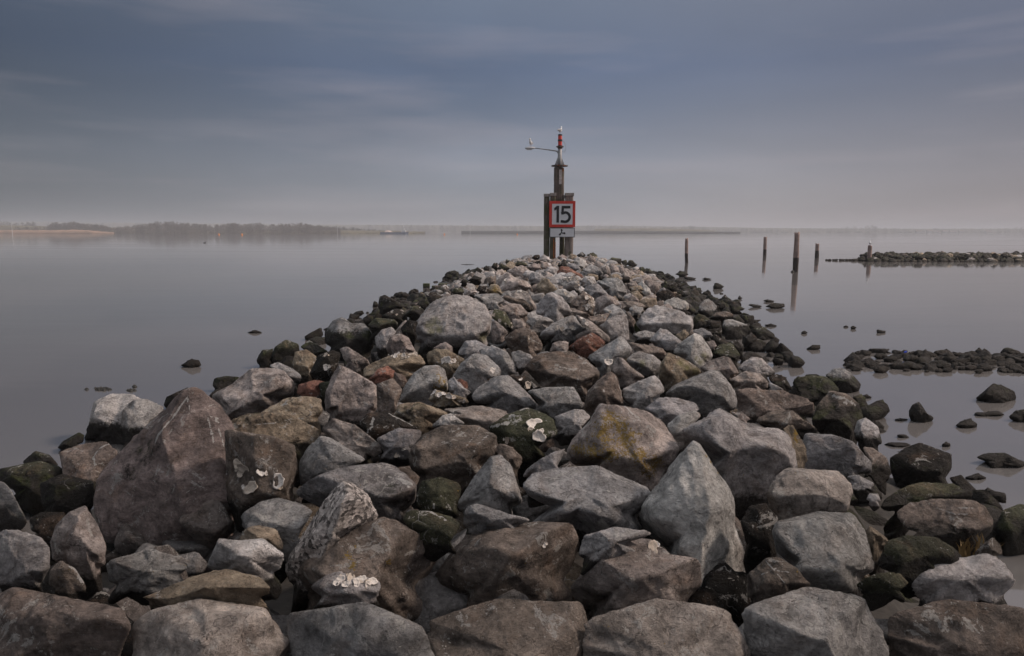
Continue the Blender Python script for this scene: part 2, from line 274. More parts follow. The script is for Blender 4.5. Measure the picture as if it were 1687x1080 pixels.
F|110,680 200,650 290,690 350,780 350,835 260,840 230,790 130,730|g1|grey boulder with pale right edge and small white marks, left of the knobbly boulder|S 240,740 235,760,8;270,775 272,780,9
F|-60,850 0,760 80,700 160,710 250,800 255,840 150,870 60,940 -20,900|g1|rounded speckled grey boulder with a tan shell scar, centre left|O 192,815,22;205,800,14
F|320,700 370,680 440,710 450,740 380,800 330,750|p1|small white-topped rock below the dark round brown boulder|S 330,680 350,675,12
K|800,240 880,190 1000,200 1160,290 1120,340 1110,400 1000,440 820,340|t1|tan rock bearing a flat white shell disc, left of the rounded speckled boulder|O 990,315,60;960,310,32;1030,310,30
K|860,190 980,130 1040,170 1050,240 990,220|w1|small rounded brown rock behind the tan rock with shell disc|
K|1100,210 1160,120 1260,110 1390,180 1300,240 1180,280 1090,260|g.1|dark grey rough rock under the very big pale boulder|S 1100,230 1110,220,7
K|180,400 300,320 540,230 740,240 800,310 780,350 660,430 600,450 440,390 260,480|t1|flat tan slab with a row of white oysters along its top|O 515,265,28;590,262,28;650,250,24;690,243,28;540,240,20;380,258,24;410,265,16;620,272,20;485,258,13
K|250,490 350,380 440,350 510,400 490,470 340,520|r1|small reddish rock with orange edge below the flat tan oyster slab|
K|500,410 600,440 620,500 580,570 520,520|b1|small brown rock right of the small reddish rock|
K|540,690 580,560 680,420 780,350 900,340 970,380 1000,500 1000,600 880,600 800,680 650,700|g1|speckled dark grey boulder with an ochre right face, left of centre|Y 930,480,50;880,560,50;950,560,60;960,500,40;900,420,20 R 750,380,.3;900,370,.4;870,560,.9;620,640,.9
K|340,520 490,460 580,570 530,710 460,750 350,780|b1|brown and grey wedge left of the ochre-faced speckled boulder|
E|590,960 650,830 690,770 760,800 930,900 945,980 930,1070 800,1100 600,1080|w1|pointed pinkish boulder with white scuffs and a yellow right edge|S 820,890 840,915,10;850,1010 870,1030,12;690,780 700,800,8;700,830 705,835,9;745,930 746,932,5 Y 935,940,7;940,980,7;935,1020,7;930,920,6;938,1045,6 R 720,820,.3;900,920,.6;880,1040,.9;650,1040,.9;640,930,.6
E|500,830 560,710 650,680 700,700 660,850 620,880 520,870|k.2|dark boulder with two white shells, behind the pointed pinkish boulder|O 605,790,22;605,712,17;540,745,9
E|690,670 740,655 790,690 870,740 890,780 830,830 790,810 720,740|w1|pair-topped pinkish grey rock left of the flat tan oyster slab|
E|390,770 410,690 480,675 545,720 530,800 460,850 420,820|t.3|olive-tan rounded rock near the left waterline|S 397,700 397,780,5;540,730 530,760,8
E|240,770 280,660 350,612 430,640 440,690 400,750 390,790|m.7|peaked dark green mossy boulder on the left waterline|S 318,630 322,634,8
E|165,740 200,680 270,675 240,780 190,790|m.9|black-green rock at the water left of the peaked mossy boulder|
E|440,660 500,620 560,650 620,690 540,730|m.8|low mossy rock right of the peaked mossy boulder|
E|600,560 650,490 710,470 770,510 850,510 890,560 910,650 880,730 760,720 600,640|g.75|twin-humped grey boulder with black mossy base on the left shore|
E|915,600 960,550 1030,530 1050,570 990,650 930,690|p.2|pale grey rock right of the twin-humped boulder|
E|985,670 1010,600 1070,570 1130,600 1175,690 1110,710 1000,705|w.2|pinkish triangular rock beside the pale grey rock, left side|S 1100,680 1140,690,6
E|935,410 945,340 980,328 1110,395 1130,410 1050,435 970,455|k.8|tilted black rock standing clear against the water, upper left shore|S 1010,370 1012,372,8;1068,380 1070,380,6
E|870,520 920,475 1040,485 1080,530 1000,590 900,580|m.7|dark mossy boulder below the tilted black rock|
E|840,480 870,458 920,460 900,495 850,515|k.9|small black rock at the left water's edge above the twin-humped boulder|
E|960,460 1050,420 1110,440 1080,495 1000,490|k.7|dark flat rock under the tilted black rock's right end|O 1055,455,8;1025,440,6
E|1100,460 1160,400 1250,410 1260,450 1180,490|m.8|mossy green rock left of the very big pale boulder|
E|1180,390 1240,350 1280,400 1250,420|m.8|small mossy rock above the mossy green rock|
E|1225,340 1280,315 1350,340 1300,390 1240,380|k.7|dark rock left of the very big pale boulder's top|
E|1080,540 1130,490 1190,500 1160,600 1100,600|k.6|dark rock touching the very big pale boulder's left foot|
E|240,780 300,755 400,800 450,840 440,900 350,850|g.3|dark grey rock behind the long pinkish slab|
E|420,960 430,900 530,870 600,880 560,960 480,980|r.2|rusty brown rock right of the long pinkish slab|
E|560,890 650,875 640,970 580,990|m1.3|olive-grey small rock right of the rusty brown rock|
B|40,235 150,170 300,150 375,160 385,230 330,290 200,270|t.3|low olive-brown boulder spotted with droppings, below the rusty brown rock|S 205,175 205,215,9;150,195 230,195,4;195,190 215,190,8 M 250,170,40
B|720,240 750,190 850,180 990,230 960,280 880,320 800,290|t1|weed-strewn brown mossy rock left of the centre pyramid boulder|M 850,230,60;780,230,40
K|840,910 950,810 1030,790 1160,880 1100,930 900,940|p1|small pale triangular rock on top of the cracked brown boulder|
K|800,690 900,700 1200,700 1480,720 1590,790 1450,890 1300,910 1160,880 1030,800|w1|broad smooth brown-grey slab left of the centre pyramid boulder|
K|810,670 880,570 1000,600 1180,650 1200,700 900,710|t1|low tan rock with white oysters below the ochre-faced boulder|O 880,595,28;920,620,30;960,612,24;1010,628,32;1040,640,24;1110,668,26;1145,677,20;865,625,20
K|1000,490 1060,440 1100,530 1220,590 1160,650 1010,600|g1|grey curved rock right of the ochre-faced speckled boulder|S 1030,580 1060,600,14;1015,545 1018,548,8
K|1040,490 1120,470 1180,500 1190,580 1120,550|r1|little reddish mossy stone resting beside the rounded speckled boulder|
C|440,930 470,820 620,780 790,800 800,835 660,850 520,930|g.2|dark flat rock in the hollow behind the striped pinkish boulder|
C|165,560 200,500 310,340 390,370 370,440 340,500 220,530|g1|smooth greenish grey slope of rock left of the lichened boulder's foot|
C|0,380 50,330 130,400 180,450 160,510 80,470|b1|brown rock under the brown-green oyster boulder|
I|1030,250 1120,210 1200,190 1270,240 1200,320 1110,310|w1|brown-pink rock left of the dark gap, far end of the pile|
I|1195,300 1250,245 1340,260 1310,330 1220,330|p1|pale rock in the far pile left of the olive-tan block|
I|1270,360 1300,280 1390,260 1450,320 1400,380 1300,390|g1|blue-grey rock above the olive-tan block, far pile|
I|1260,210 1330,165 1400,180 1400,240 1290,245|w1|grey-brown rock on the far pile's left shoulder|
I|1400,120 1440,75 1500,90 1515,140 1420,140|p1|pale stone at the foot of the beacon's left pile|
I|1410,210 1420,150 1480,150 1515,200 1480,250|w1|pinkish stone second row below the beacon's left pile|
I|1450,250 1520,200 1600,220 1580,280 1480,290|p1|pale flat rock two rows below the beacon|
I|795,340 890,310 885,385 830,405|b.3|dark brown rock left of the mound-shaped boulder, far pile|
I|560,490 640,455 680,500 620,525|w.2|small pinkish rock beside the square mossy timber stumps|
I|665,480 700,430 790,425 815,470 760,515|k.4|dark rock left of the orange-bellied tan rock|
I|370,500 420,450 510,460 525,505 420,515|m.5|olive stone just below the mossy timber stumps|
I|640,260 680,210 730,240 735,295 660,305|k.9|black round rock on the far left waterline|
I|840,210 870,160 910,170 905,225|k.8|black rock right of the black round rock, far left waterline|
I|900,230 960,170 1060,220 1020,250|m.7|mossy dome rock on the far left shoulder|
I|1000,160 1020,118 1060,140 1060,185|m.8|small mossy rock on the skyline left of the beacon|
I|1110,190 1150,140 1220,150 1260,190 1180,210|m.5|broad mossy rock on the far left skyline|
I|1310,110 1340,70 1390,70 1400,105|k.3|dark rock just left of the beacon piles|
I|560,370 640,310 730,330 710,370|k.9|flat black rock above the mossy timber stumps|
I|480,390 510,350 560,360 545,400|k.9|small black rock left of the flat black rock|
I|740,230 780,190 820,220 805,260|k.9|black rock between the black round rock and mossy dome|
J|330,150 380,110 450,130 475,190 430,240 350,190|p1|pale rock below and right of the beacon's right pile|
J|430,250 480,200 560,190 640,230 660,290 560,300|g1|wide grey rock right of the orange-red rock|
J|640,220 700,190 740,240 735,300 680,310|w1|grey-pink rock right of the wide grey rock, far pile|
J|230,200 290,165 360,185 415,240 330,250|g.1|dark flat grey rock above the orange-red rock|
J|125,280 170,215 230,205 300,240 430,300 410,340 320,320 200,330|r1|long orange-red rock below the beacon|
J|120,200 160,155 220,155 240,195|k1|small dark brown stone above the orange-red rock's left end|
J|570,160 650,105 690,140 640,185|p1|pale tilted rock right of the beacon, far pile|
J|470,120 510,65 570,110 565,165 490,160|w1|warm grey rock just right of the beacon's foot|
J|360,70 410,35 450,60 445,85 370,90|k1|dark rock with white shells at the beacon's right foot|O 410,50,12;420,65,9
J|460,70 540,40 590,70 580,105 500,85|m1.3|dark olive rock on the skyline right of the beacon|
J|130,100 180,60 235,90 210,115|w1|small warm grey stone between the beacon piles|
J|250,110 290,55 350,75 345,125 280,135|t1|ochre rock at the foot of the beacon's right pile|
J|740,220 790,180 840,230 845,285 760,275|w1|brownish rock on the far right shoulder|
J|835,220 880,190 905,260 870,285|w1|small pink rock at the far right shoulder's outer side|
J|860,310 900,270 960,280 980,340 900,340|w1|pinkish rock above the large creased boulder's right end|
J|430,310 520,285 600,300 605,340 480,330|t.2|flat ochre-grey rock under the wide grey rock|
J|700,140 760,100 870,110 870,155 750,170|m.8|black-green rock on the far right waterline|
J|870,140 920,125 945,170 885,190|m.8|mossy rock second on the far right waterline|
J|940,180 955,135 1000,130 1045,180 1010,215|m.9|mossy rock third on the far right waterline|
J|1060,240 1110,210 1150,240 1110,270|m.8|small mossy rock off the right shoulder|
J|1150,260 1190,230 1260,280 1260,330 1180,310|m.8|rounded black-green rock at the right waterline beyond the pinkish rounded rock|
J|1000,360 1050,325 1110,320 1110,370 1050,400|g1|small grey rock above the pale narrow leaning rock|
J|940,400 1020,370 1070,420 1065,450 980,445|w1|small brown-grey rock left of the pale narrow leaning rock|
J|405,370 460,320 550,320 585,400 480,420|p1|shell-crusted pale rock above the flat dark grey rock|O 495,345,18;530,350,15;550,375,14;520,380,14;475,365,11;560,395,12
J|140,400 220,340 330,310 385,370 375,455 260,460|g1|block blanketed with white oyster shells, below the orange-red rock|O 210,345,16;240,350,17;270,335,17;300,330,17;330,325,17;355,345,17;370,380,15;375,415,15;350,430,14;250,370,14;285,355,15;320,355,15;180,365,16;340,380,11;230,330,16
J|180,310 280,265 340,290 310,340|g1|small grey rock sitting against the orange-red rock|
J|940,570 1000,530 1080,590 1070,620 960,610|w1|pink-grey stone with shells left of the squarish rusty rock|O 1020,570,15;990,580,13
J|980,500 1060,480 1110,540 1090,590 1000,560|t1|ochre-grey stone behind the pink-grey shelly stone|
J|960,440 1090,420 1140,480 1000,490|t.1|mossy tan stone under the small brown-grey rock|
J|870,600 1100,620 1160,670 1100,700 960,680|b1|flat brown rock below the squarish rusty rock|
J|960,690 1010,650 1130,690 1090,750 1000,770|g.3|dark grey shelly rock left of the long pale pink slab|O 1010,730,13;1000,760,12;1070,770,22;1065,795,14
J|910,720 960,730 1030,830 1000,880 960,810|b1|narrow dark rock between the upright pale slab and long pink slab|
J|1425,410 1460,400 1510,405 1515,450 1470,490|k.8|black rock at the right water's edge, upper pile|
J|1330,410 1380,370 1440,420 1465,470 1350,480|m.8|black mossy rock left of the black water's-edge rock|
M|290,430 300,330 350,290 440,340 450,380 380,460|g.5|rounded grey rock near the stub of submerged stones, right shore|
M|390,480 460,400 530,400 600,430 612,470 480,505|b.7|dark brown rock right of the rounded grey rock|
M|470,310 530,258 590,300 575,340|k.8|black rock topping the group at the right water's edge|
M|445,340 500,310 550,340 560,390|m.8|mossy rock below the black topping rock|
M|570,350 600,315 650,345 700,385 600,430|k.9|dark wet ledge running into the water from the right shore|
M|600,470 660,448 712,500 700,540 620,510|m.8|round mossy rock at the right water's edge|
M|500,570 520,490 590,480 740,530 775,590 740,645 640,640 520,620|g.75|pale-topped dark boulder by the right water|
M|780,600 820,560 900,560 990,620 990,660 900,660 800,640|m.8|flat mossy boulder reaching out into the right water|
M|690,710 700,640 790,620 830,660 760,720|k.8|black rock under the flat mossy boulder|
M|945,680 1000,645 1035,670 1025,705|k.9|small black rock off the flat mossy boulder's tip|
M|720,760 760,700 830,660 910,690 900,785 740,785|k~|brown wet rock mirrored in the small right inlet|
M|900,770 920,700 970,680 1060,720 1115,770 1050,795 920,790|k~|smooth black egg-shaped rock outermost in the small right inlet|
M|420,790 470,720 590,700 680,820 640,890 580,850 450,840|m.6|dark mossy boulder behind the purple-brown sloping boulder|
M|570,690 630,670 710,740 700,780 650,770|k.8|dark rock at the inner end of the small right inlet|
M|360,690 430,680 455,730 410,765|w.2|small brown-grey stone right of the upright pale boulder|
M|220,600 320,565 400,600 420,640 350,660 300,620|g.3|grey smooth rock behind the upright pale boulder|
M|390,650 440,620 560,700 520,750 420,700|k.5|dark rock right of the grey smooth rock|
M|70,640 160,585 200,620 150,680|t1|small tan stone left of the upright pale boulder|
M|-60,720 -50,650 0,610 60,630 135,690 50,750|g.1|dark blue-grey rock below the long pale pink slab's right half|
M|240,460 300,440 390,490 350,550 250,550|m.6|black mossy rock right of the long pale pink slab|
M|340,560 380,490 490,500 500,560 400,580|k.6|black rock behind the grey smooth rock|
M|350,580 500,560 500,620 400,620|k.6|brown-black stone left of the pale-topped dark boulder|
M|425,185 440,148 470,150 515,175 500,197 440,200|k~|lone upright black stone in the water beyond the right shore|
M|478,243 495,236 517,241 500,248|k~|tiny dark stone just below the lone upright black stone|
M|240,268 260,250 285,266 262,278|k~|small stone off the right shore, above its neighbour wedge|
M|228,328 290,293 314,330 260,343|k~|dark wedge stone in the water by the right shore|
M|75,66 110,35 170,40 192,68 130,90|k~|flat black stone at the foot of the nearest thin post|
M|145,105 165,90 220,92 275,103 220,115|k~|low black stones in a lump below the nearest thin post|
M|320,108 350,96 410,108 350,118|k~|thin weedy stone barely above the right water|
M|648,288 665,263 690,285 670,298|k~|small knobbly stone standing alone in the right water|
M|750,355 780,340 840,350 882,358 830,375|k~|flat weedy stone left of the weedy twin heap|
M|885,312 920,297 990,312 950,325|k~|small weedy stone above the larger weedy heap|
M|900,365 960,335 1080,335 1086,370 1000,385|k~|larger weedy heap of stone below the tallest post|
M|760,500 795,485 870,490 800,515|k~|thin flat stone with a weed tail, right water|
M|888,535 960,522 1018,540 960,552|k~|low dark stone stretched flat in the right water|
M|1235,605 1265,587 1297,605 1265,618|k~|tiny triangular stone in the open right water|
M|1283,757 1340,720 1410,718 1416,755 1350,768|k~|dark pointed stone alone in the open right water|
M|1625,550 1650,538 1675,550 1650,558|k~|leftmost of the three tiny stones in open water|
H|210,590 228,580 248,588 235,600|k~|middle one of the three tiny stones in open water|
H|362,618 368,600 412,610 408,622|k~|rightmost of the three tiny stones in open water|
O|1228,545 1340,450 1400,400 1520,435 1600,475 1620,535 1590,580 1400,585 1280,565|k~|large dark brown stone mirrored in the right water|
O|620,700 622,650 650,600 710,568 740,600 790,680 850,710 845,740 790,765 640,750|k~|upright dark pyramid stone with a mossy tip in the right water|M 715,590,24
O|1050,795 1110,750 1180,728 1250,770 1250,808 1150,820|k~|medium wedge stone between the pyramid stone and large brown stone|
O|1555,715 1600,660 1687,640 1780,680 1780,760 1600,765|k~|rounded black stone cut by the right edge in the water|
O|1215,705 1240,660 1300,670 1450,655 1515,690 1350,715|k~|flat weed-covered stone under the large dark brown stone|
O|920,972 965,940 1012,970 975,992|k~|small round stone in the water below the wedge stone|
O|240,630 290,590 350,600 400,602 440,637 370,662|k~|brown flat stone beside the mossy right shore|
O|280,800 300,750 340,755 395,800 380,830 330,835|k~|small brown stone touching the mottled grey-green rock|
O|475,735 540,722 612,735 540,752|k~|flat dark stone left of the upright pyramid stone|
O|380,968 450,945 600,950 650,975 520,998|k~|long flat weedy ledge at the right shore|
O|170,520 230,500 280,530 220,543|k~|thin black ledge beside the outermost mossy boulder|
O|500,880 570,872 630,900 560,910|k~|low weedy stone below the upright pyramid stone|
O|1460,120 1500,75 1540,68 1640,100 1675,130 1600,148 1530,150|k~|smooth black boulder at the right end of the stone shoal|
O|1235,100 1270,68 1300,95 1285,125 1255,128|k~|upright little stone behind the stone shoal|
O|1300,95 1320,78 1360,100 1320,118|k~|small leaning stone right of the upright little stone|
D|1180,448 1240,425 1330,425 1430,470 1440,505 1300,482|k~|wide flat weedy stone near the lower right edge of water|
D|1210,622 1250,592 1310,630 1270,650|k~|black stone in shallow water at the lower right|
D|1130,545 1200,523 1245,545 1200,560|k~|low rounded stone left of the wide flat weedy stone|
D|1260,695 1290,675 1320,690 1300,710|k~|small black stone between lower right boulders and shallow water|
P|296,602 315,591 328,593 332,602 318,606|k~|lone black stone in the left water|
P|410,547 420,543 432,547 420,549|k~|tiny weedy stone in the left water above the lone black stone|
E|1034,340 1045,318 1080,312 1120,325 1118,342 1060,348|k~|knobbly black stone off the upper left shore|
E|1354,203 1375,185 1420,174 1450,185 1440,205|k~|flat black stone off the far left shoulder|
P|-40,1000 20,965 120,985 200,1000 240,1060 200,1140 -40,1140|b1|brown boulder under the bottom left corner boulder|D 2.45
P|215,1010 330,985 440,1000 480,1060 430,1150 220,1150|w1|pinkish grey boulder at the bottom frame edge below the brown slab|D 2.4
P|470,1010 600,990 700,1030 720,1090 660,1160 490,1160|g1|grey boulder at the bottom frame edge below the oyster-capped rock|D 2.4
P|700,1020 820,985 960,990 980,1060 940,1160 720,1160|b1|dark brown boulder at the bottom frame edge under the flat-topped boulder|D 2.4
P|960,1020 1080,985 1200,1000 1240,1080 1200,1160 960,1160|w1|warm grey boulder at the bottom frame edge under the tall pointed boulder|D 2.4
P|1220,1000 1330,965 1440,985 1480,1050 1440,1150 1240,1150|p1|pale boulder at the bottom frame edge below the large pinkish block|D 2.5
P|1460,1010 1560,985 1690,1000 1730,1080 1690,1160 1470,1160|b.3|dark brown boulder at the bottom frame edge under the pale corner boulder|D 2.6
'''

# ------------------------------------------------------------------ helpers
RNG = np.random.default_rng(7)
random.seed(7)
FWD = np.array([0, math.cos(PITCH), -math.sin(PITCH)])
UP = np.array([0, math.sin(PITCH), math.cos(PITCH)])
RIGHT = np.array([1.0, 0, 0])
CAM = np.array([0, 0, CAMZ])


def ray(px, py):
    return FWD + RIGHT * ((px - 843.5) / F) + UP * ((540 - py) / F)


def on_z(px, py, z=0.0):
    r = ray(px, py)
    return CAM + r * ((z - CAMZ) / r[2])


def at_y(px, py, y):
    r = ray(px, py)
    return CAM + r * (y / r[1])


def project(P):
    d = P - CAM
    z = d @ FWD
    return 843.5 + F * (d @ RIGHT) / z, 540 - F * (d @ UP) / z


def tag(o, label=None, cat=None, group=None, kind=None):
    if label:
        o['label'] = label
    if cat:
        o['category'] = cat
    if group:
        o['group'] = group
    if kind:
        o['kind'] = kind
    return o


def empty(name, loc, label, cat, group=None):
    o = bpy.data.objects.new(name, None)
    o.empty_display_size = .2
    o.location = loc
    COL.objects.link(o)
    return tag(o, label, cat, group)


def link(name, me, loc=(0, 0, 0), parent=None):
    o = bpy.data.objects.new(name, me)
    o.location = loc
    COL.objects.link(o)
    if parent is not None:
        o.parent = parent
    return o


def mesh(name, V, Fc, mat, smooth=False):
    me = bpy.data.meshes.new(name)
    me.from_pydata([tuple(v) for v in V], [], [tuple(f) for f in Fc])
    me.update()
    if smooth:
        me.polygons.foreach_set('use_smooth', [True] * len(me.polygons))
    if mat:
        me.materials.append(mat)
    return me


def h3(x, y, z):
    h = (x * 73856093) ^ (y * 19349663) ^ (z * 83492791)
    h = (h ^ (h >> 13)) * 1274126177
    h = (h ^ (h >> 16)) & 0xffff
    return h / 65535.0


def vnoise(P):
    i = np.floor(P).astype(np.int64)
    f = P - i
    f = f * f * f * (f * (f * 6 - 15) + 10)
    x, y, z = i.T
    fx, fy, fz = f.T
    out = 0
    for dx in (0, 1):
        wx = fx if dx else 1 - fx
        for dy in (0, 1):
            wy = fy if dy else 1 - fy
            for dz in (0, 1):
                wz = fz if dz else 1 - fz
                out = out + wx * wy * wz * h3(x + dx, y + dy, z + dz)
    return out * 2 - 1


def fbm(P, octv=4, gain=.5):
    a, s, out = 1.0, 1.0, 0
    for _ in range(octv):
        out = out + a * vnoise(P * s + 17.3 * _)
        a *= gain
        s *= 2.03
    return out


def ridged(P, octv=3):
    a, s, out = 1.0, 1.0, 0
    for _ in range(octv):
        out = out + a * (1 - np.abs(vnoise(P * s + 31.7 * _)) * 2)
        a *= .5
        s *= 2.1
    return out


# ------------------------------------------------------------------ materials
def new_mat(name):
    m = bpy.data.materials.new(name)
    m.use_nodes = True
    t = m.node_tree
    b = t.nodes['Principled BSDF']
    return m, t, b


class G:
    """small wrapper to write node graphs briefly"""
    def __init__(s, t):
        s.t = t

    def L(s, a, b):
        s.t.links.new(a, b)

    def set(s, sock, v):
        if hasattr(v, 'is_linked') or hasattr(v, 'links'):
            s.L(v, sock)
        elif v is not None:
            if isinstance(v, tuple) and len(v) == 3 and sock.type == 'RGBA':
                v = (*v, 1)
            sock.default_value = v

    def noise(s, vec, scale, detail=4, rough=.55, dist=0.0):
        n = N(s.t, 'ShaderNodeTexNoise')
        s.set(n.inputs['Vector'], vec)
        n.inputs['Scale'].default_value = scale
        n.inputs['Detail'].default_value = detail
        n.inputs['Roughness'].default_value = rough
        n.inputs['Distortion'].default_value = dist
        return n.outputs[0]

    def math(s, op, a, b=0.0, c=None):
        n = N(s.t, 'ShaderNodeMath', operation=op)
        s.set(n.inputs[0], a)
        s.set(n.inputs[1], b)
        if c is not None:
            s.set(n.inputs[2], c)
        return n.outputs[0]

    def mix(s, f, a, b, mode='MIX'):
        n = N(s.t, 'ShaderNodeMixRGB', blend_type=mode)
        s.set(n.inputs[0], f)
        s.set(n.inputs[1], a)
        s.set(n.inputs[2], b)
        return n.outputs[0]

    def ramp(s, v, stops, interp='LINEAR'):
        r = ramp(s.t, stops, interp)
        s.L(v, r.inputs[0])
        return r.outputs[0]

    def smooth(s, v, lo, hi):
        n = N(s.t, 'ShaderNodeMapRange', interpolation_type='SMOOTHSTEP')
        s.set(n.inputs[0], v)
        n.inputs[1].default_value = lo
        n.inputs[2].default_value = hi
        return n.outputs[0]

    def bump(s, h, strength, dist, nrm=None):
        n = N(s.t, 'ShaderNodeBump')
        n.inputs['Strength'].default_value = strength
        n.inputs['Distance'].default_value = dist
        s.L(h, n.inputs['Height'])
        if nrm is not None:
            s.L(nrm, n.inputs['Normal'])
        return n.outputs[0]


def attr(t, name, typ='GEOMETRY'):
    a = N(t, 'ShaderNodeAttribute')
    a.attribute_name = name
    a.attribute_type = typ
    return a


def rock_material(name, style, from_attr=False):
    m, t, b = new_mat(name)
    g = G(t)
    tc = N(t, 'ShaderNodeTexCoord')
    geo = N(t, 'ShaderNodeNewGeometry')
    oi = N(t, 'ShaderNodeObjectInfo')
    if from_attr:
        base = attr(t, 'tint').outputs['Color']
        co = geo.outputs['Position']
        rnd = attr(t, 'rnd').outputs['Fac']
    else:
        base = oi.outputs['Color']
        rnd = oi.outputs['Random']
        va = N(t, 'ShaderNodeVectorMath', operation='ADD')
        g.L(tc.outputs['Object'], va.inputs[0])
        cx = N(t, 'ShaderNodeCombineXYZ')
        g.L(g.math('MULTIPLY', rnd, 37.0), cx.inputs[0])
        g.L(g.math('MULTIPLY', rnd, 61.0), cx.inputs[1])
        g.L(g.math('MULTIPLY', rnd, 23.0), cx.inputs[2])
        g.L(cx.outputs[0], va.inputs[1])
        co = va.outputs[0]
    n_lo = g.noise(co, 2.2, 5, .6, .4)
    n_mid = g.noise(co, 9, 6, .62, .6)
    n_hi = g.noise(co, 55, 6, .7)
    n_vf = g.noise(co, 240, 3, .6)
    col = g.mix(1, base, g.ramp(n_lo, [(.3, .62), (.5, 1.0), (.72, 1.36)]), 'MULTIPLY')
    # brown patina / iron
    pat = g.smooth(g.noise(co, 3.7, 5, .65, 1.0), .50, .72)
    pat = g.math('MULTIPLY', pat, {'lime': .35, 'strata': .5, 'granite': .25}[style])
    col = g.mix(pat, col, (.20, .125, .082))
    col = g.mix(1, col, g.ramp(n_mid, [(.28, .42), (.5, 1.0), (.75, 1.42)]), 'MULTIPLY')
    col = g.mix(.8, col, g.ramp(n_hi, [(.25, .5), (.5, 1.0), (.75, 1.45)]), 'MULTIPLY')
    h = g.math('ADD', g.math('MULTIPLY', n_mid, 1.0), g.math('MULTIPLY', n_hi, .35))
    # creases
    vor = N(t, 'ShaderNodeTexVoronoi', feature='DISTANCE_TO_EDGE')
    dco = N(t, 'ShaderNodeVectorMath', operation='ADD')
    nc = N(t, 'ShaderNodeTexNoise')
    nc.inputs['Scale'].default_value = 3.2
    nc.inputs['Detail'].default_value = 5
    g.L(co, nc.inputs['Vector'])
    sc = N(t, 'ShaderNodeVectorMath', operation='SCALE')
    g.L(nc.outputs['Color'], sc.inputs[0])
    sc.inputs['Scale'].default_value = .55
    g.L(co, dco.inputs[0])
    g.L(sc.outputs[0], dco.inputs[1])
    g.L(dco.outputs[0], vor.inputs['Vector'])
    vor.inputs['Scale'].default_value = 3.1
    if style == 'lime':
        vein = g.math('SUBTRACT', 1.0, g.smooth(vor.outputs['Distance'], .002, .014))
        vein = g.math('MULTIPLY', vein, g.smooth(g.noise(co, 4.5, 2), .52, .62))
        col = g.mix(g.math('MULTIPLY', vein, .55), col, (.52, .50, .48))
        h = g.math('SUBTRACT', h, g.math('MULTIPLY', g.math('SUBTRACT', 1.0, g.smooth(vor.outputs['Distance'], 0, .05)), .25))
    if style in ('lime', 'strata'):
        wv = N(t, 'ShaderNodeTexWave', wave_type='BANDS', bands_direction='Z')
        g.L(dco.outputs[0], wv.inputs['Vector'])
        wv.inputs['Scale'].default_value = 2.6 if style == 'strata' else 1.2
        wv.inputs['Distortion'].default_value = 5
        wv.inputs['Detail'].default_value = 4
        wv.inputs['Detail Scale'].default_value = 1.6
        amt = .35 if style == 'strata' else .2
        col = g.mix(amt, col, g.ramp(wv.outputs['Fac'], [(.1, .6), (.5, 1.0), (.9, 1.25)]), 'MULTIPLY')
        h = g.math('ADD', h, g.math('MULTIPLY', wv.outputs['Fac'], .14 if style == 'strata' else .06))
        crk = g.math('SUBTRACT', 1.0, g.smooth(vor.outputs['Distance'], .0, .010))
        crk = g.math('MULTIPLY', crk, g.smooth(g.noise(co, 2.3, 2), .50, .60))
        if style == 'strata':
            col = g.mix(g.math('MULTIPLY', crk, .6), col, (.035, .028, .024))
            h = g.math('SUBTRACT', h, g.math('MULTIPLY', crk, .6))
    if style == 'granite':
        sp = N(t, 'ShaderNodeTexVoronoi', feature='F1')
        g.L(co, sp.inputs['Vector'])
        sp.inputs['Scale'].default_value = 62
        spk = g.ramp(sp.outputs['Color'], [(.0, .12), (.3, .4), (.5, 1.0), (.75, 1.5), (1, 2.0)])
        col = g.mix(.95, col, spk, 'MULTIPLY')
        h = g.math('ADD', h, g.math('MULTIPLY', sp.outputs['Distance'], .5))
    # struck facets and hairline fractures
    for k_, (scl, ht_, thr) in enumerate(((4.5, 1.0, .016), (12.0, .42, .020))):
        vf = N(t, 'ShaderNodeTexVoronoi', feature='F1')
        g.L(dco.outputs[0], vf.inputs['Vector'])
        vf.inputs['Scale'].default_value = scl
        vf.inputs['Randomness'].default_value = 1.0
        sepc = N(t, 'ShaderNodeSeparateXYZ')
        g.L(vf.outputs['Color'], sepc.inputs[0])
        h = g.math('ADD', h, g.math('MULTIPLY', vf.outputs['Distance'], ht_ * (1.0 if style != 'granite' else .4)))
        col = g.mix(.35, col, g.ramp(sepc.outputs['X'], [(.0, .72), (.5, 1.0), (1.0, 1.28)]), 'MULTIPLY')
        ve = N(t, 'ShaderNodeTexVoronoi', feature='DISTANCE_TO_EDGE')
        g.L(dco.outputs[0], ve.inputs['Vector'])
        ve.inputs['Scale'].default_value = scl * 1.3
        fr = g.math('SUBTRACT', 1.0, g.smooth(ve.outputs['Distance'], 0.0, thr))
        fr = g.math('MULTIPLY', fr, g.smooth(g.noise(co, 3.1 + 2 * k_, 2), .48, .56))
        col = g.mix(g.math('MULTIPLY', fr, .5), col, (.05, .042, .036))
        h = g.math('SUBTRACT', h, g.math('MULTIPLY', fr, .35))
    # fine streaks along one direction
    mps = N(t, 'ShaderNodeMapping')
    mps.inputs['Scale'].default_value = (1.0, 1.0, 7.0)
    mps.inputs['Rotation'].default_value = (.5, .3, 0)
    g.L(co, mps.inputs[0])
    stk = g.noise(mps.outputs[0], 9, 5, .7, .3)
    col = g.mix(.5, col, g.ramp(stk, [(.3, .65), (.5, 1.0), (.7, 1.35)]), 'MULTIPLY')
    h = g.math('ADD', h, g.math('MULTIPLY', stk, .3 if style != 'granite' else .05))
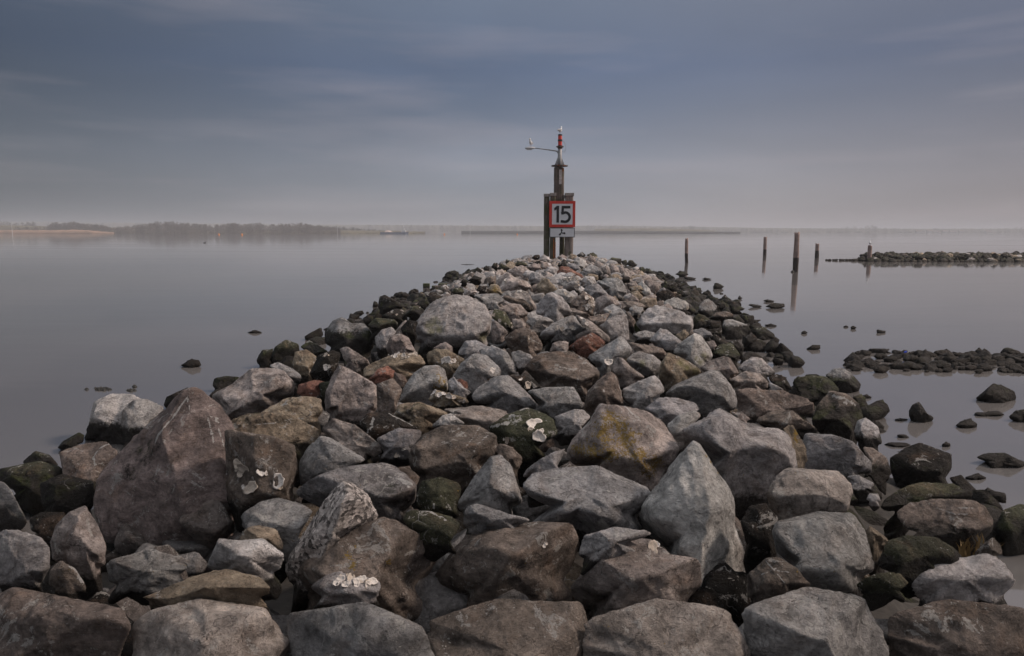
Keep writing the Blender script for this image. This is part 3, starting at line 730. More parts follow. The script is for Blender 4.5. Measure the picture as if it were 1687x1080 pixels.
    # pale blotches of crustose lichen with hard edges, and white grit
    blo = g.smooth(g.math('ADD', g.noise(co, 6.5, 6, .75, .8), g.math('MULTIPLY', g.noise(co, 60, 3, .7), .18)), .675, .70)
    col = g.mix(g.math('MULTIPLY', blo, .6), col, (.50, .475, .44))
    grit = g.smooth(g.noise(co, 130, 2, .6), .68, .72)
    col = g.mix(g.math('MULTIPLY', grit, .45), col, (.58, .56, .53))
    # small pits and dark speckles
    pit = g.smooth(g.noise(co, 110, 2, .5), .66, .74)
    col = g.mix(g.math('MULTIPLY', pit, .5), col, (.04, .035, .03))
    # pale lichen/limpet scars sprinkled over the stone
    vs = N(t, 'ShaderNodeTexVoronoi', feature='F1')
    g.L(dco.outputs[0], vs.inputs['Vector'])
    vs.inputs['Scale'].default_value = 21
    spot = g.math('SUBTRACT', 1.0, g.smooth(vs.outputs['Distance'], .09, .17))
    spot = g.math('MULTIPLY', spot, g.smooth(g.noise(co, 3.0, 2), .55, .62))
    col = g.mix(g.math('MULTIPLY', spot, .7), col, (.50, .47, .43))
    # painted-on-by-nature attributes: yellow lichen, green algae film, droppings
    edge = g.math('MULTIPLY', g.math('SUBTRACT', g.noise(co, 26, 5, .7), .5), 1.5)
    if not from_attr:
        yl = g.smooth(g.math('ADD', attr(t, 'lichen').outputs['Fac'], g.math('MULTIPLY', g.math('ADD', edge, g.math('MULTIPLY', g.math('SUBTRACT', g.noise(co, 85, 3, .7), .5), 1.6)), 1.5)), .62, .78)
        ycol = g.mix(g.noise(co, 18, 3), (.36, .22, .025), (.22, .16, .05))
        col = g.mix(g.math('MULTIPLY', yl, .85), col, ycol)
        gf = g.smooth(g.math('ADD', attr(t, 'film').outputs['Fac'], g.math('MULTIPLY', edge, .8)), .3, 1.0)
        col = g.mix(g.math('MULTIPLY', gf, .65), col, (.15, .145, .045))
    # algae: below the tide line, and on hollows of the lower stones
    sp_ = N(t, 'ShaderNodeSeparateXYZ')
    g.L(geo.outputs['Position'], sp_.inputs[0])
    nrm = N(t, 'ShaderNodeSeparateXYZ')
    g.L(geo.outputs['Normal'], nrm.inputs[0])
    wn = g.math('MULTIPLY', g.math('SUBTRACT', g.noise(geo.outputs['Position'], 3.0, 5, .6), .5), .5)
    ztide = g.math('ADD', sp_.outputs['Z'], wn)
    low = g.math('SUBTRACT', 1.0, g.smooth(ztide, .10 if not from_attr else .34, .30 if not from_attr else .52))
    if from_attr:
        al = low
    else:
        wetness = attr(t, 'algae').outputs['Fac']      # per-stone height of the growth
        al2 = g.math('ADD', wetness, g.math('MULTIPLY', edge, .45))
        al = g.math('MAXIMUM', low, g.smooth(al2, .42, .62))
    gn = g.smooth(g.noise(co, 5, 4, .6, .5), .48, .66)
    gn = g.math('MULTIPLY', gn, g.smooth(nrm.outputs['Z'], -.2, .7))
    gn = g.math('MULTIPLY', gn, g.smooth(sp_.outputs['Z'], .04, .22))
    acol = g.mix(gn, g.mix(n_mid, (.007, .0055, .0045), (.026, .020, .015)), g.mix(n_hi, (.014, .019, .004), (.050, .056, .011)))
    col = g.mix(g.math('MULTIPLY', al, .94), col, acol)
    # barnacle specks in the tidal band
    vb = N(t, 'ShaderNodeTexVoronoi', feature='F1')
    g.L(co, vb.inputs['Vector'])
    vb.inputs['Scale'].default_value = 30
    bar = g.math('SUBTRACT', 1.0, g.smooth(vb.outputs['Distance'], .07, .14))
    bar = g.math('MULTIPLY', bar, g.smooth(g.noise(co, 2.6, 3), .60, .68))
    bar = g.math('MULTIPLY', bar, g.smooth(sp_.outputs['Z'], .15, .35))
    col = g.mix(g.math('MULTIPLY', bar, .75), col, (.40, .37, .33))
    if not from_attr:
        st = g.smooth(g.math('ADD', attr(t, 'stain').outputs['Fac'], g.math('MULTIPLY', edge, 1.1)), .5, .72)
        col = g.mix(g.math('MULTIPLY', st, .72), col, (.56, .54, .51))
    g.L(col, b.inputs['Base Color'])
    rough = g.math('SUBTRACT', .88, g.math('MULTIPLY', al, .20))
    rough = g.math('ADD', rough, g.math('MULTIPLY', g.math('SUBTRACT', n_mid, .5), .25))
    g.L(rough, b.inputs['Roughness'])
    b.inputs['Specular IOR Level'].default_value = .22
    nb = g.bump(h, 1.0, .034 if style != 'granite' else .012)
    nb2 = g.bump(g.math('ADD', n_vf, g.math('MULTIPLY', n_hi, 2.0)), .8, .009, nb)
    g.L(nb2, b.inputs['Normal'])
    return m


M_LIME = rock_material('limestone', 'lime')
M_STRATA = rock_material('sandstone', 'strata')
M_GRAN = rock_material('granite', 'granite')
M_FILL = rock_material('mixed_stone', 'lime', True)


def simple(name, col, rough=.6, var=.3, scale=20, metal=0.0, bump=.003, rust=None, spec=.4):
    m, t, b = new_mat(name)
    g = G(t)
    tc = N(t, 'ShaderNodeTexCoord')
    n = g.noise(tc.outputs['Object'], scale, 5, .6)
    c = g.mix(1, col, g.ramp(n, [(.3, 1 - var), (.7, 1 + var)]), 'MULTIPLY')
    if rust:
        r = g.smooth(g.noise(tc.outputs['Object'], scale * .35, 5, .7, .5), rust, rust + .12)
        c = g.mix(g.math('MULTIPLY', r, .85), c, (.16, .05, .018))
    g.L(c, b.inputs['Base Color'])
    b.inputs['Roughness'].default_value = rough
    b.inputs['Metallic'].default_value = metal
    b.inputs['Specular IOR Level'].default_value = spec
    if bump:
        g.L(g.bump(n, .5, bump), b.inputs['Normal'])
    return m


def wood_material(name, dry, wet_z=None, moss=0.0):
    """weathered pile: grain runs along Z, dark and wet below wet_z"""
    m, t, b = new_mat(name)
    g = G(t)
    geo = N(t, 'ShaderNodeNewGeometry')
    tc = N(t, 'ShaderNodeTexCoord')
    mp = N(t, 'ShaderNodeMapping')
    mp.inputs['Scale'].default_value = (14, 14, .9)
    g.L(tc.outputs['Object'], mp.inputs[0])
    gr = g.noise(mp.outputs[0], 1.6, 6, .65, .3)
    gr2 = g.noise(mp.outputs[0], 5.0, 4, .6)
    big = g.noise(tc.outputs['Object'], 1.4, 4, .6)
    c = g.mix(1, dry, g.ramp(gr, [(.3, .38), (.5, .95), (.7, 1.5)]), 'MULTIPLY')
    c = g.mix(1, c, g.ramp(big, [(.3, .7), (.7, 1.3)]), 'MULTIPLY')
    sp_ = N(t, 'ShaderNodeSeparateXYZ')
    g.L(geo.outputs['Position'], sp_.inputs[0])
    if moss:
        ms = g.smooth(g.noise(tc.outputs['Object'], 2.6, 5, .6), .62 - moss * .25, .75 - moss * .2)
        c = g.mix(g.math('MULTIPLY', ms, .8), c, (.045, .052, .014))
    if wet_z is not None:
        w = g.math('SUBTRACT', 1.0, g.smooth(g.math('ADD', sp_.outputs['Z'], g.math('MULTIPLY', big, .12)), wet_z, wet_z + .07))
        c = g.mix(g.math('MULTIPLY', w, .95), c, (.018, .014, .011))
    g.L(c, b.inputs['Base Color'])
    b.inputs['Roughness'].default_value = .85
    g.L(g.bump(g.math('ADD', gr, g.math('MULTIPLY', gr2, .5)), .8, .02), b.inputs['Normal'])
    return m


M_SHELL = simple('oyster_shell', (.56, .51, .46), .6, .65, 70, bump=.006)
M_SHELL2 = simple('oyster_shell_worn', (.40, .34, .28), .7, .65, 60, bump=.006)


# ------------------------------------------------------------------ ground, water
def axis(y):
    return .075 * (np.clip(y, -5, 60) - 5)


def hw_l(y):
    return np.interp(y, [-5, 5, 12, 22, 30, 38, 44, 49, 53], [4.3, 4.45, 5.0, 5.7, 5.7, 5.6, 4.6, 2.2, 0.3])


def hw_r(y):
    return np.interp(y, [-5, 2, 6, 14, 22, 34, 40, 46, 50, 53], [3.6, 3.8, 4.2, 4.7, 6.0, 5.9, 5.6, 4.4, 2.2, 0.3])


def S(x, y):
    """height of the middle of the stones over the breakwater"""
    x = np.asarray(x, float)
    y = np.asarray(y, float)
    u = x - axis(y)
    a = np.where(u < 0, -u / hw_l(y), u / hw_r(y))
    z = np.where(a < .42, .95, .95 - (a - .42) / .58 * .95)
    z = np.maximum(z, -1.2)
    end = np.clip((y - 41.5) / 10, 0, 1)
    return z - end * .9


def find_depth(px, py, hpx=0.0):
    r = ray(px, py)
    D = 1.6
    while D < 80:
        p = CAM + r * D
        if p[2] <= max(float(S(p[0], p[1])), .02 + .46 * hpx * D / F):
            return D
        D *= 1.01
    return D


def water_material():
    m, t, b = new_mat('calm_sea')
    g = G(t)
    geo = N(t, 'ShaderNodeNewGeometry')
    mp = N(t, 'ShaderNodeMapping')
    mp.inputs['Scale'].default_value = (.35, 1.0, 1)
    g.L(geo.outputs['Position'], mp.inputs[0])
    n1 = g.noise(mp.outputs[0], .8, 3, .5, .3)
    n2 = g.noise(mp.outputs[0], 4.0, 3, .5)
    n3 = g.noise(mp.outputs[0], .05, 3, .5, .5)
    h = g.math('ADD', n1, g.math('MULTIPLY', n2, .25))
    g.L(g.bump(h, .25, .012), b.inputs['Normal'])
    c = g.mix(g.smooth(n3, .35, .65), (.115, .108, .104), (.150, .137, .128))
    g.L(c, b.inputs['Base Color'])
    mp2 = N(t, 'ShaderNodeMapping')
    mp2.inputs['Scale'].default_value = (.03, .22, 1)
    g.L(geo.outputs['Position'], mp2.inputs[0])
    n4 = g.noise(mp2.outputs[0], 1.0, 4, .6, .6)
    g.L(g.ramp(n4, [(.35, .02), (.65, .075)]), b.inputs['Roughness'])
    b.inputs['IOR'].default_value = 2.3
    return m


def build_water():
    # fine quads near, huge far; one sheet
    xs = [-9000, -3000, -800, -200, -60, -20, 0, 20, 60, 200, 800, 3000, 9000]
    ys = [-300, -60, -15, 0, 15, 40, 100, 300, 1000, 3000, 9000]
    V = [(x, y, 0) for y in ys for x in xs]
    w = len(xs)
    Fc = [(j * w + i, j * w + i + 1, (j + 1) * w + i + 1, (j + 1) * w + i) for j in range(len(ys) - 1) for i in range(w - 1)]
    o = link('water', mesh('water', V, Fc, water_material()))
    tag(o, 'calm grey sea mirroring an overcast sky', kind='structure')
    bed = simple('silt', (.10, .09, .075), .9, .3, 1.0)
    o = link('sea_bed', mesh('sea_bed', [(-9000, -300, -2.4), (9000, -300, -2.4), (9000, 9000, -2.4), (-9000, 9000, -2.4)], [(0, 1, 2, 3)], bed))
    tag(o, kind='structure')


build_water()


def build_core():
    xs = np.arange(-9, 13, .2)
    ys = np.arange(-4, 54, .2)
    X, Y = np.meshgrid(xs, ys)
    P = np.stack([X.ravel(), Y.ravel(), np.zeros(X.size)], 1)
    U_ = P[:, 0] - axis(P[:, 1])
    A_ = np.where(U_ < 0, -U_ / hw_l(P[:, 1]), U_ / hw_r(P[:, 1]))
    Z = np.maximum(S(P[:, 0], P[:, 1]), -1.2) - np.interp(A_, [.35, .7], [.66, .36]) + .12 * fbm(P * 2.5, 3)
    P[:, 2] = Z
    w = len(xs)
    i = np.arange((len(ys) - 1) * w).reshape(-1, w)[:, :-1].ravel()
    Fc = np.stack([i, i + 1, i + w + 1, i + w], 1)
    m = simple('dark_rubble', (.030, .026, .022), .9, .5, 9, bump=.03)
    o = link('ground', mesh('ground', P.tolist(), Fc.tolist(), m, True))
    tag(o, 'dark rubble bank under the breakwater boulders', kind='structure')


build_core()

# ------------------------------------------------------------------ boulders
TILES = dict(A=(0, 600, 2.918), B=(400, 600, 2.918), C=(800, 600, 2.918), D=(1200, 600, 2.92), E=(380, 400, 3.857),
             F=(760, 400, 3.858), G=(1080, 370, 3.483), H=(1340, 370, 3.484), I=(690, 410, 7.029), J=(900, 410, 7.029),
             K=(560, 540, 5.623), L=(840, 540, 5.623), M=(1100, 440, 5.623), N=(1120, 600, 5.623), O=(1387, 560, 5.623),
             P=(0, 0, 1.0))
TINT = dict(g=(.350, .334, .326), p=(.470, .440, .420), w=(.370, .315, .285), b=(.225, .182, .155), r=(.26, .125, .092),
            t=(.340, .272, .200), s=(.46, .42, .38), n=(.310, .248, .222), k=(.022, .018, .0145), m=(.070, .070, .042), o=(.3, .15, .06))
ICO = {}


def ico(level):
    if level not in ICO:
        bm = bmesh.new()
        bmesh.ops.create_icosphere(bm, subdivisions=level, radius=1.0)
        me = bpy.data.meshes.new('stone_template')
        bm.to_mesh(me)
        bm.free()
        me.polygons.foreach_set('use_smooth', [True] * len(me.polygons))
        d = np.empty(len(me.vertices) * 3)
        me.vertices.foreach_get('co', d)
        ICO[level] = (me, d.reshape(-1, 3))
    return ICO[level]


def hull_planes(P):
    bm = bmesh.new()
    for p in P:
        bm.verts.new(p)
    r = bmesh.ops.convex_hull(bm, input=bm.verts)
    bm.normal_update()
    c = np.mean(np.array(P), 0)
    out = []
    for f in bm.faces:
        n = np.array(f.normal)
        if np.linalg.norm(n) < .5 or f.calc_area() < 1e-9:
            continue
        d = float(n @ (np.array(f.verts[0].co) - c))
        if d < 0:
            n, d = -n, -d
        if d < 1e-6:
            continue
        for n2, d2, _ in out:
            if n @ n2 > .985 and abs(d - d2) < .06 * (d + d2):
                break
        else:
            out.append((n, d, 0))
    bm.free()
    return c, np.array([o[0] for o in out]), np.array([o[1] for o in out])


def radial(dirs, nrm, dd, p):
    q = np.maximum(dirs @ nrm.T, 0) / dd[None]
    return (q ** p).sum(1) ** (-1.0 / p)


def roughen(P, C, size, rs, strength=1.0, strata=0.0, fine=True):
    """displace a stone's surface points (about its centre C) along the radius"""
    off = rs.uniform(0, 200, 3)
    R = P - C
    L = np.linalg.norm(R, axis=1, keepdims=True)
    U = R / L
    q = R / size
    d = .028 * fbm(q * 1.7 + off, 3)
    d = d + .015 * (ridged(q * 3.2 + off * 1.3, 3) - .8)
    if strata:
        ax = rs.normal(size=3) * (.5, .5, 1.0)
        ax /= np.linalg.norm(ax)
        s = (q @ ax) * rs.uniform(4, 8) + .6 * fbm(q * 1.3 + off, 2)
        fr = s - np.floor(s)
        d = d + strata * .024 * (np.minimum(fr * 1.25, (1 - fr) * 5) - .5) * (.4 + .6 * (vnoise(q * 2 + off) > -.1))
    # scooped chips
    c = vnoise(q * 2.4 + off * .7)
    d = d - .06 * np.clip(c - .3, 0, 1) / .7
    if fine:
        d = d + .009 * fbm(q * 11 + off, 3)
    return C + R + U * (d * size * strength)[:, None]


def seg_dist(px, py, pts):
    best = np.full(px.shape, 1e9)
    for (x0, y0), (x1, y1) in zip(pts[:-1], pts[1:]):
        vx, vy = x1 - x0, y1 - y0
        t = np.clip(((px - x0) * vx + (py - y0) * vy) / max(vx * vx + vy * vy, 1e-6), 0, 1)
        best = np.minimum(best, np.hypot(px - x0 - t * vx, py - y0 - t * vy))
    return best


def shell_mesh(name, seed, mat):
    rs = np.random.default_rng(seed)
    n, rings = 26, 5
    V, Fc = [], []
    ph = rs.uniform(0, 6.28, 4)
    for k in range(rings + 1):
        r0 = k / rings
        for i in range(n):
            a = i / n * 2 * math.pi
            wob = 1 + .16 * math.sin(2 * a + ph[0]) + .10 * math.sin(3 * a + ph[1]) + .07 * math.sin(7 * a + ph[2]) * r0
            rr = r0 * wob
            z = .10 * math.sin(r0 * 9) * r0 + .26 * r0 * r0 + .10 * math.sin(5 * a + ph[3]) * r0 * r0 + .05
            V.append((rr * math.cos(a), rr * math.sin(a) * 1.15, z))
    top = len(V)
    for i in range(n):
        x, y, z = V[rings * n + i]
        V.append((x * .97, y * .97, z - .09))
    V.append((0, 0, -.10))
    for k in range(rings):
        for i in range(n):
            j = (i + 1) % n
            Fc.append((k * n + i, k * n + j, (k + 1) * n + j, (k + 1) * n + i))
    for i in range(n):
        j = (i + 1) % n
        Fc.append((rings * n + i, rings * n + j, top + j, top + i))
        Fc.append((top + i, top + j, len(V) - 1))
    return mesh(name, V, Fc, mat, True)


SHELLS = [shell_mesh('oyster_shell', s, M_SHELL if s % 3 else M_SHELL2) for s in range(7)]
COUNT = dict(tris=0)


def parse(line):
    tl, pts, colr, label, extra = line.split('|')
    ox, oy, s = TILES[tl]

    def P(tok):
        x, y = tok.split(',')[:2]
        return ox + float(x) / s, oy + float(y) / s
    outline = [P(q) for q in pts.split()]
    ex = dict(R=[], S=[], Y=[], L=[], M=[], O=[], D=None)
    mode, buf = None, ''
    for tok in (extra.split() + ['END']):
        if tok in ('R', 'S', 'Y', 'L', 'M', 'O', 'D', 'END'):
            if mode == 'D':
                ex['D'] = float(buf)
            elif mode:
                for item in buf.strip().strip(';').split(';'):
                    item = item.strip()
                    if not item:
                        continue
                    if mode == 'S':
                        w = float(item.split(',')[-1]) / s
                        toks = item.rsplit(',', 1)[0].split()
                        ex['S'].append(([P(q) for q in toks], w))
                    else:
                        a = item.split(',')
                        x, y = P(item)
                        ex[mode].append((x, y, float(a[2]) if mode == 'R' else float(a[2]) / s))
            mode, buf = tok, ''
        else:
            buf += ' ' + tok
    c = colr[0]
    water = '~' in colr
    alg = colr[1:].replace('~', '')
    if alg.startswith('1'):
        alg = alg[1:]
    alg = float(alg) if alg else (0.9 if water else 0)
    return outline, c, alg, water, label, ex


def poly_radius(poly, c, ang):
    """distance from c to the polygon's far side along each angle"""
    a = poly - c
    b = np.roll(poly, -1, 0) - c
    out = np.zeros(len(ang))
    dx, dy = np.cos(ang), np.sin(ang)
    for (ax, ay), (bx, by) in zip(a, b):
        ex_, ey_ = bx - ax, by - ay
        den = dx * ey_ - dy * ex_
        den = np.where(np.abs(den) < 1e-9, 1e-9, den)
        t = (ax * ey_ - ay * ex_) / den
        u = (ax * dy - ay * dx) / den
        ok = (t > 0) & (u >= -1e-6) & (u <= 1 + 1e-6)
        out = np.where(ok & (t > out), t, out)
    return out


def fit_outline(P, O, c, ext_px, D):
    """stretch the stone sideways so that its outline is the one measured"""
    c = np.array(c)
    x, y = project(P)
    dx, dy = x - c[0], y - c[1]
    nb = 96
    ang = np.arctan2(dy, dx)
    r = np.hypot(dx, dy)
    k = ((ang + math.pi) / (2 * math.pi) * nb).astype(int) % nb
    act = np.zeros(nb)
    np.maximum.at(act, k, r)
    cen = (np.arange(nb) + .5) / nb * 2 * math.pi - math.pi
    low = (O - c) * [.97, .95] + c + [0, ext_px]
    tgt = np.maximum(poly_radius(O, c, cen), poly_radius(low, c, cen) if True else 0)
    both = poly_radius(low, c, cen)
    good = (act > 1e-3) & (tgt > 1e-3)
    ratio = np.where(good, tgt / np.maximum(act, 1e-3), np.nan)
    if not good.any():
        return P
    ratio = np.interp(np.arange(nb), np.arange(nb)[good], ratio[good])
    # the sunk underside keeps its own shape
    down = np.sin(cen)
    ratio = np.where(down > .75, np.clip(ratio, .8, 1.15), np.clip(ratio, .62, 1.7))
    for _ in range(1):
        ratio = .25 * np.roll(ratio, 1) + .5 * ratio + .25 * np.roll(ratio, -1)
    f = (ang + math.pi) / (2 * math.pi) * nb - .5
    i0 = np.floor(f).astype(int)
    w = f - i0
    q = ratio[i0 % nb] * (1 - w) + ratio[(i0 + 1) % nb] * w
    z = (P - CAM) @ FWD
    mx, my = dx * (q - 1), dy * (q - 1)
    return P + (mx * z / F)[:, None] * RIGHT - (my * z / F)[:, None] * UP


def make_rock(idx, outline, c, alg, water, label, ex, name='boulder', cat='boulder', group=None):
    rs = np.random.default_rng(1000 + idx)
    O = np.array(outline)
    x0, y0 = O.min(0)
    x1, y1 = O.max(0)
    wpx, hpx = x1 - x0, y1 - y0
    cx, cy = (x0 + x1) / 2, (y0 + y1) / 2
    if ex['D']:
        D = ex['D'] / ray(cx, cy)[1]
    elif water:
        D = float(on_z(cx, y1)[1]) / FWD[1] * 1.0
        D = (on_z(cx, y1) - CAM) @ FWD
        D = D + .3 * wpx * D / F
    else:
        D = find_depth(cx, cy, hpx)
    sc = D / F
    W, H = wpx * sc, hpx * sc
    T = .47 * W ** .6 * max(H, .35 * W) ** .4
    wdir = -ray(cx, cy)
    wdir /= np.linalg.norm(wdir)
    sil = np.array([CAM + ray(x, y) * D for x, y in outline])
    C = sil.mean(0)
    pts = []
    for (x, y), p in zip(outline, sil):
        v = (cy - y) / (hpx / 2)
        pts.append(p + wdir * T * (-.28 * max(v, 0) + .12 * max(-v, 0) + rs.uniform(-.25, .25)))
    ce = C
    if ex['R']:
        for x, y, f in ex['R']:
            pts.append(CAM + ray(x, y) * D + wdir * T * f * 1.3)
    else:
        na = rs.integers(2, 4)
        for k in range(na):
            a = rs.uniform(-.75, .75)
            x = cx + a * wpx * .38
            y = cy - hpx * rs.uniform(.08, .30)
            pts.append(CAM + ray(x, y) * D + wdir * T * rs.uniform(.45, .8))
        for k in range(na):
            x = cx + (k / (na - 1) * 2 - 1 + rs.uniform(-.3, .3)) * wpx * .30
            y = cy + hpx * rs.uniform(.12, .33)
            pts.append(CAM + ray(x, y) * D + wdir * T * rs.uniform(.8, 1.1))
    for p in sil[::2]:
        pts.append(C + (p - C) * rs.uniform(.6, .85) - wdir * T * rs.uniform(.6, .95) + np.array([0, 0, -.04 * H]))
    # the hidden underside, sunk among the neighbours
    ext = (.45 * H + min(.10, .3 * H)) if not water else (.5 * H + .12)
    for (x, y), p in zip(outline, sil):
        if (cy - y) / (hpx / 2) < -.25:
            pts.append(C + (p - C) * np.array([.88, .88, .9]) - np.array([0, 0, ext]) - wdir * T * rs.uniform(-.1, .4))
    cc, nr, dd = hull_planes(pts)
    if cc is None or len(dd) < 4:
        return None
    # knock a few corners off
    arr = np.array(pts) - cc
    for k in range(rs.integers(5, 10) if not ex['R'] else 2):
        n = rs.normal(size=3) + wdir * .8 + np.array([0, 0, .3])
        n /= np.linalg.norm(n)
        if n @ wdir < .3:
            continue
        sup = (arr @ n).max()
        nr = np.vstack([nr, n])
        dd = np.append(dd, sup * (rs.uniform(.80, .95) if not ex['R'] else .95))
    # small flats struck all over the surface
    if max(wpx, hpx) > 26 and c not in 'k':
        u = rs.normal(size=(int(14 + min(46, wpx / 5)), 3))
        u /= np.linalg.norm(u, axis=1, keepdims=True)
        q = np.maximum(u @ nr.T, 1e-6) / dd[None]
        best = q.argmax(1)
        r0 = 1 / q.max(1)
        n2 = nr[best] + rs.normal(size=u.shape) * (.20 if not ex['R'] else .12)
        n2 /= np.linalg.norm(n2, axis=1, keepdims=True)
        d2 = (n2 * u).sum(1) * r0 * rs.uniform(.93, .99, len(u))
        ok = d2 > .25 * r0
        nr = np.vstack([nr, n2[ok]])
        dd = np.append(dd, d2[ok])
    size_px = math.sqrt(wpx * hpx)
    lvl = 7 if size_px > 215 else 6 if size_px > 78 else 5 if size_px > 34 else 4 if size_px > 13 else 3
    tmpl, U = ico(lvl)
    half = np.array([W / 2, T, H / 2 + ext / 2])
    Dm = U * half
    Dm = Dm / np.linalg.norm(Dm, axis=1, keepdims=True)
    pw = {'g': 60, 'k': 40, 'm': 40, 'p': 90}.get(c, 110) * rs.uniform(.7, 1.3)
    r = radial(Dm, nr, dd, pw) * (1.012 + .9 / pw)
    P = cc + Dm * r[:, None]
    size = math.sqrt(W * max(H, .4 * W))
    strata = .2 if wpx > 200 else .8 if c in 'btr' and not water else .25
    P = roughen(P, cc, size, rs, 1.0 if c not in 'gkm' else .8, strata, lvl > 3)
    P = fit_outline(P, O, (cx, cy), ext / sc, D)
    me = tmpl.copy()
    me.name = name
    base = cc.copy()
    me.vertices.foreach_set('co', (P - base).ravel().astype(np.float32))
    style = M_GRAN if c == 's' else (M_STRATA if c in 'wbtrn' else M_LIME)
    me.materials.append(style)
    me.update()
    px, py = project(P)
    front = ((P - cc) @ wdir) > -.2 * T

    def put(nm, val):
        a = me.attributes.new(nm, 'FLOAT', 'POINT')
        a.data.foreach_set('value', val.astype(np.float32))
    if ex['S']:
        v = np.zeros(len(P))
        wob = fbm(P / size * 13 + 5, 3)
        for pl, w in ex['S']:
            if len(pl) == 1:
                pl = pl * 2
            w = w * .62
            v = np.maximum(v, 1 - np.clip((seg_dist(px + wob * w * .7, py + wob[::-1] * w * .5, pl) - w * .15) / (w * 1.3 + .6), 0, 1))
        put('stain', v * front * np.clip(.92 + .55 * wob, 0, 1.05))
    for key, nm in (('Y', 'lichen'), ('L', 'film')):
        if ex[key]:
            v = np.zeros(len(P))
            for x, y, rr in ex[key]:
                v = np.maximum(v, np.clip(1 - np.hypot(px - x, py - y) / (rr * 1.35), 0, 1) ** .7)
            put(nm, v * front)
    # algae grows from the foot of the stone up to a share of its height
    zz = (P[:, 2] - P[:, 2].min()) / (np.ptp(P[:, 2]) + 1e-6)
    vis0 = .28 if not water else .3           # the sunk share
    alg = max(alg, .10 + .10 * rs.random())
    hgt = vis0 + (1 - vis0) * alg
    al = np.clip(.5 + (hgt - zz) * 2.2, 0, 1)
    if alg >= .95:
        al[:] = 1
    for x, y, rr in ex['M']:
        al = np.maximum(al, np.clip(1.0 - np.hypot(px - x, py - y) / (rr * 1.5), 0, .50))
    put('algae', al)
    t = np.array(TINT[c]) * rs.uniform(.72, 1.16)
    t = t * (1 + rs.uniform(-.015, .015, 3))
    o = link(name, me, base)
    o.color = (*t, 1)
    tag(o, label, cat, group)
    COUNT['tris'] += len(me.polygons)
    if ex['O']:
        bv = BVHTree.FromPolygons([tuple(p) for p in P], [tuple(pl.vertices) for pl in me.polygons])
        shells = []
        for x, y, rr in ex['O']:
            shells.append((x, y, rr * .92))
            a_ = rs.uniform(0, 6.28)
            shells.append((x + math.cos(a_) * rr * .95, y + math.sin(a_) * rr * .7, rr * rs.uniform(.35, .6)))
        for k, (x, y, rr) in enumerate(shells):
            d = Vector(ray(x, y)).normalized()
            hit, nn, _, dist = bv.ray_cast(Vector(CAM), d)
            if hit is None:
                continue
            s = rr / F * D * .92
            nn = (nn + (-d) * .45 + Vector(rs.normal(size=3)) * .22).normalized()
            q = nn.to_track_quat('Z', 'Y').to_matrix() @ Matrix.Rotation(rs.uniform(0, 6.28), 3, 'Z')
            sh = link('oyster_shell', SHELLS[rs.integers(0, len(SHELLS))], (0, 0, 0), o)
            sh.matrix_local = Matrix.Translation(hit - Vector(base) + nn * s * .03) @ q.to_4x4() @ Matrix.Diagonal((s, s * rs.uniform(.8, 1.1), s * .9, 1))
    return o


lines = [l for l in ROCKS.strip().split('\n') if l.strip()]
for i, l in enumerate(lines):
    outline, c, alg, water, label, ex = parse(l)
    if water:
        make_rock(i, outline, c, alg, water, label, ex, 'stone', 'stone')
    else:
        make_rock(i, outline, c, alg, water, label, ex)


# ---- the low shoal of stones and the far groyne on the right: countable stones, built one by one
def auto_outline(rs, cx, cy, w, h):
    out = []
    n = 8
    for k in range(n):
        a = k / n * 2 * math.pi + rs.uniform(-.2, .2)
        r = rs.uniform(.85, 1.1)
        out.append((cx + math.cos(a) * w / 2 * r, cy - math.sin(a) * h / 2 * r))
    return out


NOEX = dict(R=[], S=[], Y=[], L=[], M=[], O=[], D=None)
rs = np.random.default_rng(55)
k = 0
placed = []
while len(placed) < 74 and k < 3000:
    k += 1
    x = rs.uniform(1396, 1705)
    lo = np.interp(x, [1396, 1420, 1450, 1700], [598, 574, 574, 584])
    hi = np.interp(x, [1396, 1440, 1500, 1560, 1700], [608, 609, 612, 612, 616])
    y = rs.uniform(lo, hi)
    if 1424 < x < 1452 and 582 < y < 592:
        continue
    w = rs.choice([9, 12, 16, 22, 27], p=[.2, .25, .25, .18, .12]) * rs.uniform(.85, 1.2)
    if any(abs(x - a) < (w + b) * .33 and abs(y - d) < 4.5 for a, d, b in placed):
        continue
    placed.append((x, y, w))
    h = w * rs.uniform(.40, .58)
    make_rock(4000 + k, auto_outline(rs, x, y, w, h), rs.choice(list('kkb')), .8, True,
              '%s wet stone in the %s of the low shoal off the right shore' % ('broad' if w > 19 else 'middling' if w > 13 else 'small', 'left third' if x < 1495 else 'middle' if x < 1600 else 'right third'), NOEX, 'stone', 'stone', 'stones of the low shoal on the right')
k = 0
placed = []
while len(placed) < 130 and k < 6000:
    k += 1
    x = rs.uniform(1432, 1712)
    y = rs.uniform(419, 431)
    w = rs.uniform(8, 15)
    if x < 1442 and y < 424:
        continue
    if any(abs(x - a) < 6.0 and abs(y - d) < 2.6 for a, d in placed):
        continue
    placed.append((x, y))
    c = rs.choice(list('mkbtp'), p=[.34, .40, .10, .08, .08])
    h = w * rs.uniform(.6, .8)
    ex = dict(NOEX)
    yb = 431.5
    Dg = (on_z(x, yb) - CAM)[1] + (431 - y) * .45
    ex['D'] = Dg
    make_rock(6000 + k, auto_outline(rs, x, y, w, h), c, (.35 if c in 'tp' else .95), False,
              '%s stone at the %s of the far low groyne on the right' % ({'m': 'mossy green', 'k': 'black', 'b': 'brown', 't': 'tan', 'p': 'pale grey'}[c],
                                                                        'left end' if x < 1500 else 'middle' if x < 1600 else 'right end'), ex, 'stone', 'stone', 'stones of the far groyne at the right')
